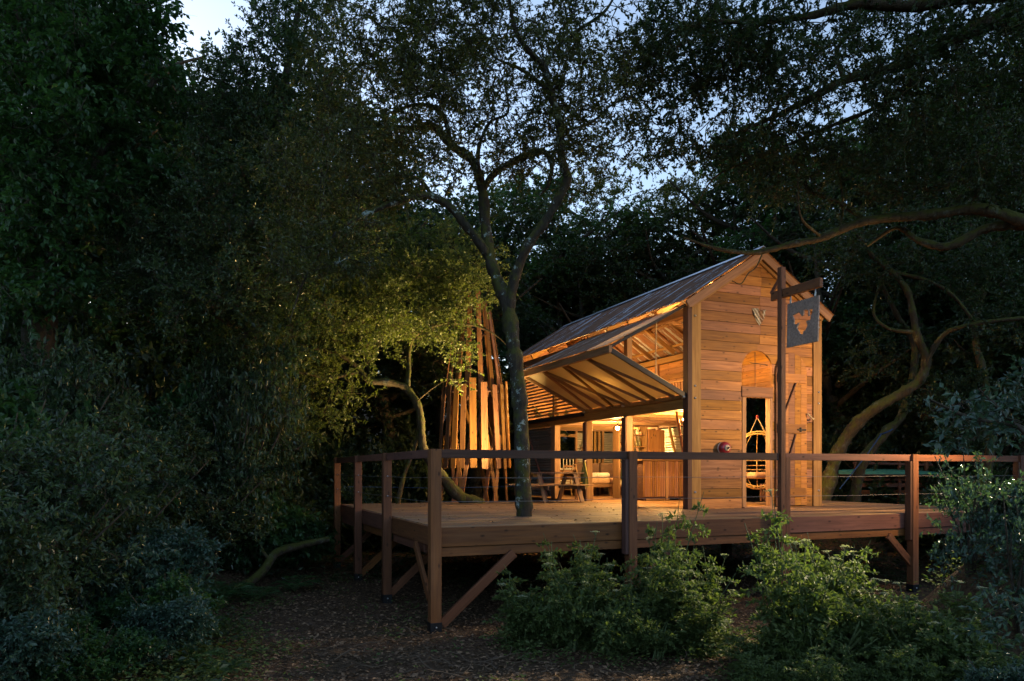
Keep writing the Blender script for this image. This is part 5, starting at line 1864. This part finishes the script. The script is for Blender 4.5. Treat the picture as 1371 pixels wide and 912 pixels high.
def place_hp(k, px, d, s, sz=None):
    b_ = P(px, 630, d)
    g = float(gz(b_[0], b_[1]))
    m4 = Matrix.Translation(Vector((b_[0], b_[1], g))) @ Matrix.Rotation(random.uniform(0, 6.28), 4, 'Z') @ Matrix.Diagonal((s, s, sz or s, 1))
    if not HPU[k]:
        HPU[k] = True
        HP[k].matrix_basis = m4
        W[HP[k].name] = m4
        o = HP[k]
    else:
        o = copy_tree(HP[k], m4)
    o['label'] = ('bushy flowerless' if k == 2 else 'tall feathery') + ' parsley plant in the thicket ' + ('below the middle of the deck' if px < 975 else 'in front of the sign post' if px < 1150 else 'below the right end of the deck')


for i in range(15):       # thicket in front of the middle of the deck
    px = 725 + 205 * (i / 14) + random.uniform(-22, 22)
    d = random.uniform(9.0, 10.0)
    tall = (1.42 if px > 845 else 0.6 + 0.75 * max(0, px - 715) / 130)
    if px > 935:
        tall *= 0.7
    place_hp(random.choice((0, 1, 1, 2)), px, d, random.uniform(0.7, 0.95), tall * random.uniform(0.5, 1.2))
for i in range(23):       # right hand thicket
    px = 1040 + 240 * (i / 22) + random.uniform(-25, 25)
    d = random.uniform(7.6, 9.8)
    tall = 1.12 if px < 1110 else 0.85 if px < 1180 else 0.62
    if px > 1180:
        d = random.uniform(7.4, 8.6)
    place_hp(random.choice((0, 1, 1, 2)), px, d, random.uniform(0.75, 1.0), tall * random.uniform(0.5, 1.2))
for px, d, s in ((1003, 8.0, .4), (1020, 7.5, .5), (1300, 7.4, .7), (1340, 7.2, .6), (1250, 7.0, .7), (1100, 7.1, .6), (1180, 7.2, .6), (1040, 7.3, .5)):
    place_hp(2, px, d, s)


# --- nettles, ferns and low cover
def low_cover(name, label, cat, pts, h, leaf, leafm, seed, ratio=0.5, n_l=26):
    rs = np.random.default_rng(seed)
    c, d = [], []
    for x, y in pts:
        g = float(gz(x, y))
        for k in range(n_l):
            c.append((x + rs.normal(0, .12), y + rs.normal(0, .12), g + abs(rs.normal(0, h))))
            a_ = rs.uniform(0, 6.28)
            d.append((math.cos(a_), math.sin(a_), rs.uniform(-.2, .5)))
    c, d = np.array(c), unit(np.array(d))
    L_ = leaf * rs.uniform(.5, 1.3, len(c))
    v, f = leaf_arrays(c, d, unit(rs.normal(0, .4, (len(c), 3)) + np.array([0, 0, 1.0])), L_, L_ * ratio)
    o = link_mesh(name, fast_mesh(name, [(v, f, 0)], [leafm], np.repeat(np.clip(rs.normal(.5, .25, len(c)), 0, 1), 4), False))
    return tag(o, label, cat, kind='stuff')


def scatter(n_, fn):
    out = []
    while len(out) < n_:
        px, d = random.uniform(-60, 1430), random.uniform(6.3, 24)
        if random.random() < fn(px, d):
            b_ = P(px, 630, d)
            out.append((b_[0], b_[1]))
    return out


def cover_density(px, d):
    edge = 380 - (d - 8) * 5 + 40 * math.sin(d * 2.1)
    if px < edge:
        return 0.9 if px < edge - 60 else 0.45
    if px > 1000 and d < 10:
        return 0.8
    if px > 690 and 8.6 < d < 10.2 and px < 1000:
        return 0.7
    return 0.04


low_cover('ground_cover', 'low green weeds spread over the clearing edges', 'weeds', scatter(2300, cover_density), 0.10, 0.06, 'leaf_herb', 21)
low_cover('undergrowth', 'dim low plants under the trees and behind the deck', 'undergrowth', scatter(1100, lambda px, d: 0.8 if d > 15 else (0.5 if px < 330 else 0.0)), 0.16, 0.10, 'leaf_dark', 22)


def flat_litter(n_, seed):
    rs = np.random.default_rng(seed)
    d = rs.uniform(6.5, 19, n_)
    px = rs.uniform(150, 1200, n_)
    p = CAM + RT * ((px - 685.5) / 1000 * d)[:, None] + FW * d[:, None]
    p[:, 2] = gz(p[:, 0], p[:, 1]) + rs.uniform(0.0, 0.03, n_)
    a_ = rs.uniform(0, 6.28, n_)
    dd = unit(np.stack([np.cos(a_), np.sin(a_), rs.normal(0, .25, n_)], 1))
    L_ = rs.uniform(0.02, 0.085, n_) 
    v, f = leaf_arrays(p, dd, unit(rs.normal(0, .35, (n_, 3)) + np.array([0, 0, 1.0])), L_, L_ * 0.5)
    tag(link_mesh('leaf_litter', fast_mesh('leaf_litter', [(v, f, 0)], ['litter'], np.repeat(rs.uniform(0, 1, n_), 4), False)), 'brown fallen leaves scattered on the bare earth', 'leaf litter', kind='stuff')


flat_litter(42000, 31)


def twig(px, py_d, ln, rz, label, r=0.008):
    b_ = P(px, 630, py_d)
    rs = np.random.default_rng(int(px * 7 + py_d * 13))
    pts = []
    for t in np.linspace(0, 1, 6):
        x = b_[0] + math.cos(rz) * ln * t + rs.normal(0, .03)
        y = b_[1] + math.sin(rz) * ln * t + rs.normal(0, .03)
        pts.append((x, y, float(gz(x, y)) + 0.02 + 0.22 * ln * math.sin(math.pi * t) * rs.uniform(0.1, .6)))
    o = root('fallen_twig', pts[0], label, 'twig', 'dead twigs on the earth')
    p, rr = smooth_line(pts, np.linspace(r, r * .4, 6), 3)
    tube('shoot', o, p, rr, 'deadtwig', 5)
    k = len(p) // 2
    e = [p[k], p[k] + np.array([math.cos(rz + .7) * ln * .2, math.sin(rz + .7) * ln * .2, .05]), p[k] + np.array([math.cos(rz + .9) * ln * .4, math.sin(rz + .9) * ln * .4, .03])]
    tube('side_shoot', o, e, [r * .6, r * .4, r * .2], 'deadtwig', 5)


for px, d, ln, rz in ((640, 8.6, .8, .3), (655, 8.3, .6, 1.2), (610, 8.5, .7, 2.4), (690, 8.9, .6, .1), (560, 9.0, .5, .9), (520, 8.7, .6, 2.8), (720, 8.2, .5, .6), (770, 8.4, .5, .4), (480, 9.6, .6, .2), (600, 8.15, .5, .3), (850, 8.2, .5, 2.2), (900, 8.6, .6, .5), (580, 8.3, .9, 1.9), (630, 8.05, .7, 2.7), (665, 8.45, .9, 2.2), (540, 8.3, .6, .2), (500, 10.4, .8, 1.1), (450, 9.0, .7, .4), (560, 10.2, .6, 2.0), (745, 8.6, .6, 2.9), (985, 8.6, .6, 1.2), (960, 8.3, .5, .3)):
    twig(px, d, ln, rz, 'thin dead twig lying on the bare earth')
# fallen log, left
lg = root('fallen_log', P(300, 795, 14.0), 'bare brown fallen branch lying across the bank left of the deck', 'log')
p, rr = smooth_line([P(285, 795, 13.6), P(325, 785, 13.9), P(352, 765, 14.2), P(368, 742, 14.6), (P(395, 732, 15.0)), P(440, 722, 15.4)], [.07, .085, .09, .09, .085, .06], 4)
tube('bark', lg, p, rr, 'bark_moss', 9)
tube('stub', lg, [P(360, 750, 14.4), P(352, 738, 14.4), P(348, 728, 14.4)], [.04, .03, .02], 'bark_moss', 6)

# --- near branch reaching in from the right
nbl = [[(1520, 1000, 5.6, .04), (1470, 800, 5.4, .035), (1430, 640, 5.2, .03), (1370, 575, 5.0, .02), (1300, 560, 4.8, .013), (1245, 535, 4.7, .007)],
       [(1400, 605, 5.1, .018), (1350, 560, 4.9, .012), (1310, 520, 4.8, .007)],
       [(1470, 800, 5.4, .02), (1400, 800, 5.2, .014), (1340, 820, 5.0, .007)]]
cn_ = px_clusters(46, [(1310, 560, 70, 45, 4.9, .35, 2), (1365, 520, 40, 40, 5.0, .3, 1), (1350, 830, 40, 60, 5.1, .3, 1.2)])
make_tree('overhanging_shrub', 'near blue green shrub reaching in over the right end of the thicket', 'shrub', P(1520, 1010, 5.6), [px_limb(l) for l in nbl], cn_, 'bark', 'leaf_glossy', 4, 8, 0.16, 0.058, 0.45, sides=7, rmin=0.003, part='foliage', twig_r=0.002, trunk='stem')


# --- ferns
def frond_mesh(seed):
    rs = np.random.default_rng(seed)
    c, d = [], []
    t = np.linspace(0, 1, 14)
    line = np.stack([.68 * t * (1 - .15 * t), 0.03 * np.sin(t * 3), .68 * (.95 * t - .85 * t * t) + .02], 1)
    sv, sf = tube_arrays(line, np.linspace(.006, .001, 14), 4)
    dr_ = unit(np.gradient(line, axis=0))
    s_ = unit(np.cross(dr_, [0, 0, 1.0]))
    for j in range(2, 14):
        for g in (-1, 1):
            c.append(line[j])
            d.append(unit(s_[j] * g + dr_[j] * .45) * (.17 * math.sin(math.pi * min(1, .15 + j / 14)) + .02))
    c, d = np.array(c), np.array(d)
    L_ = np.linalg.norm(d, axis=1)
    v, f = leaf_arrays(c, unit(d), unit(rs.normal(0, .15, (len(c), 3)) + np.array([0, 0, 1.0])), L_, L_ * .3)
    return fast_mesh('frond', [(v, f, 0), (sv, sf, 1)], ['leaf_green', 'stem'], np.concatenate([np.repeat(rs.uniform(.2, 1, len(c)), 4), np.zeros(len(sv))]), False)


fm = frond_mesh(4)
for px, d, s_, lb in ((300, 12.4, 1.2, 'large fern with arching fronds beside the fallen branch'), (395, 14.2, 1.0, 'fern with arching fronds under the left edge of the deck'), (345, 13.2, .9, 'smaller fern with arching fronds behind the fallen branch'), (255, 8.6, .8, 'fern at the foot of the left hand shrubs'), (300, 8.3, .6, 'small fern at the edge of the bare earth'), (430, 17.5, 1.0, 'fern growing beyond the far corner post of the deck')):
    b_ = P(px, 630, d)
    o = root('fern', (b_[0], b_[1], float(gz(b_[0], b_[1]))), lb, 'fern', 'ferns on the left bank')
    for k in range(11):
        q = random.uniform(.7, 1.15) * s_
        link_mesh('frond', fm, o, W[o.name] @ Matrix.Rotation(2 * math.pi * k / 11 + random.uniform(-.2, .2), 4, 'Z') @ Matrix.Diagonal((q, q, q * random.uniform(.8, 1.2), 1)))

# --- leaves blown onto the deck
rs = np.random.default_rng(77)
n_ = 260
pp_ = np.stack([rs.uniform(0.1, 6.0, n_), rs.uniform(0.05, 7.5, n_) ** 1.0, np.full(n_, 0.004)], 1)
a_ = rs.uniform(0, 6.28, n_)
L_ = rs.uniform(0.03, 0.07, n_)
v, f = leaf_arrays(pp_, unit(np.stack([np.cos(a_), np.sin(a_), rs.uniform(0, .2, n_)], 1)), unit(rs.normal(0, .25, (n_, 3)) + np.array([0, 0, 1.0])), L_, L_ * .5)
tag(link_mesh('deck_leaves', fast_mesh('deck_leaves', [(v, f, 0)], ['litter'], np.repeat(rs.uniform(0, 1, n_), 4), False)), 'dry leaves blown over the deck boards', 'leaf litter', kind='stuff')
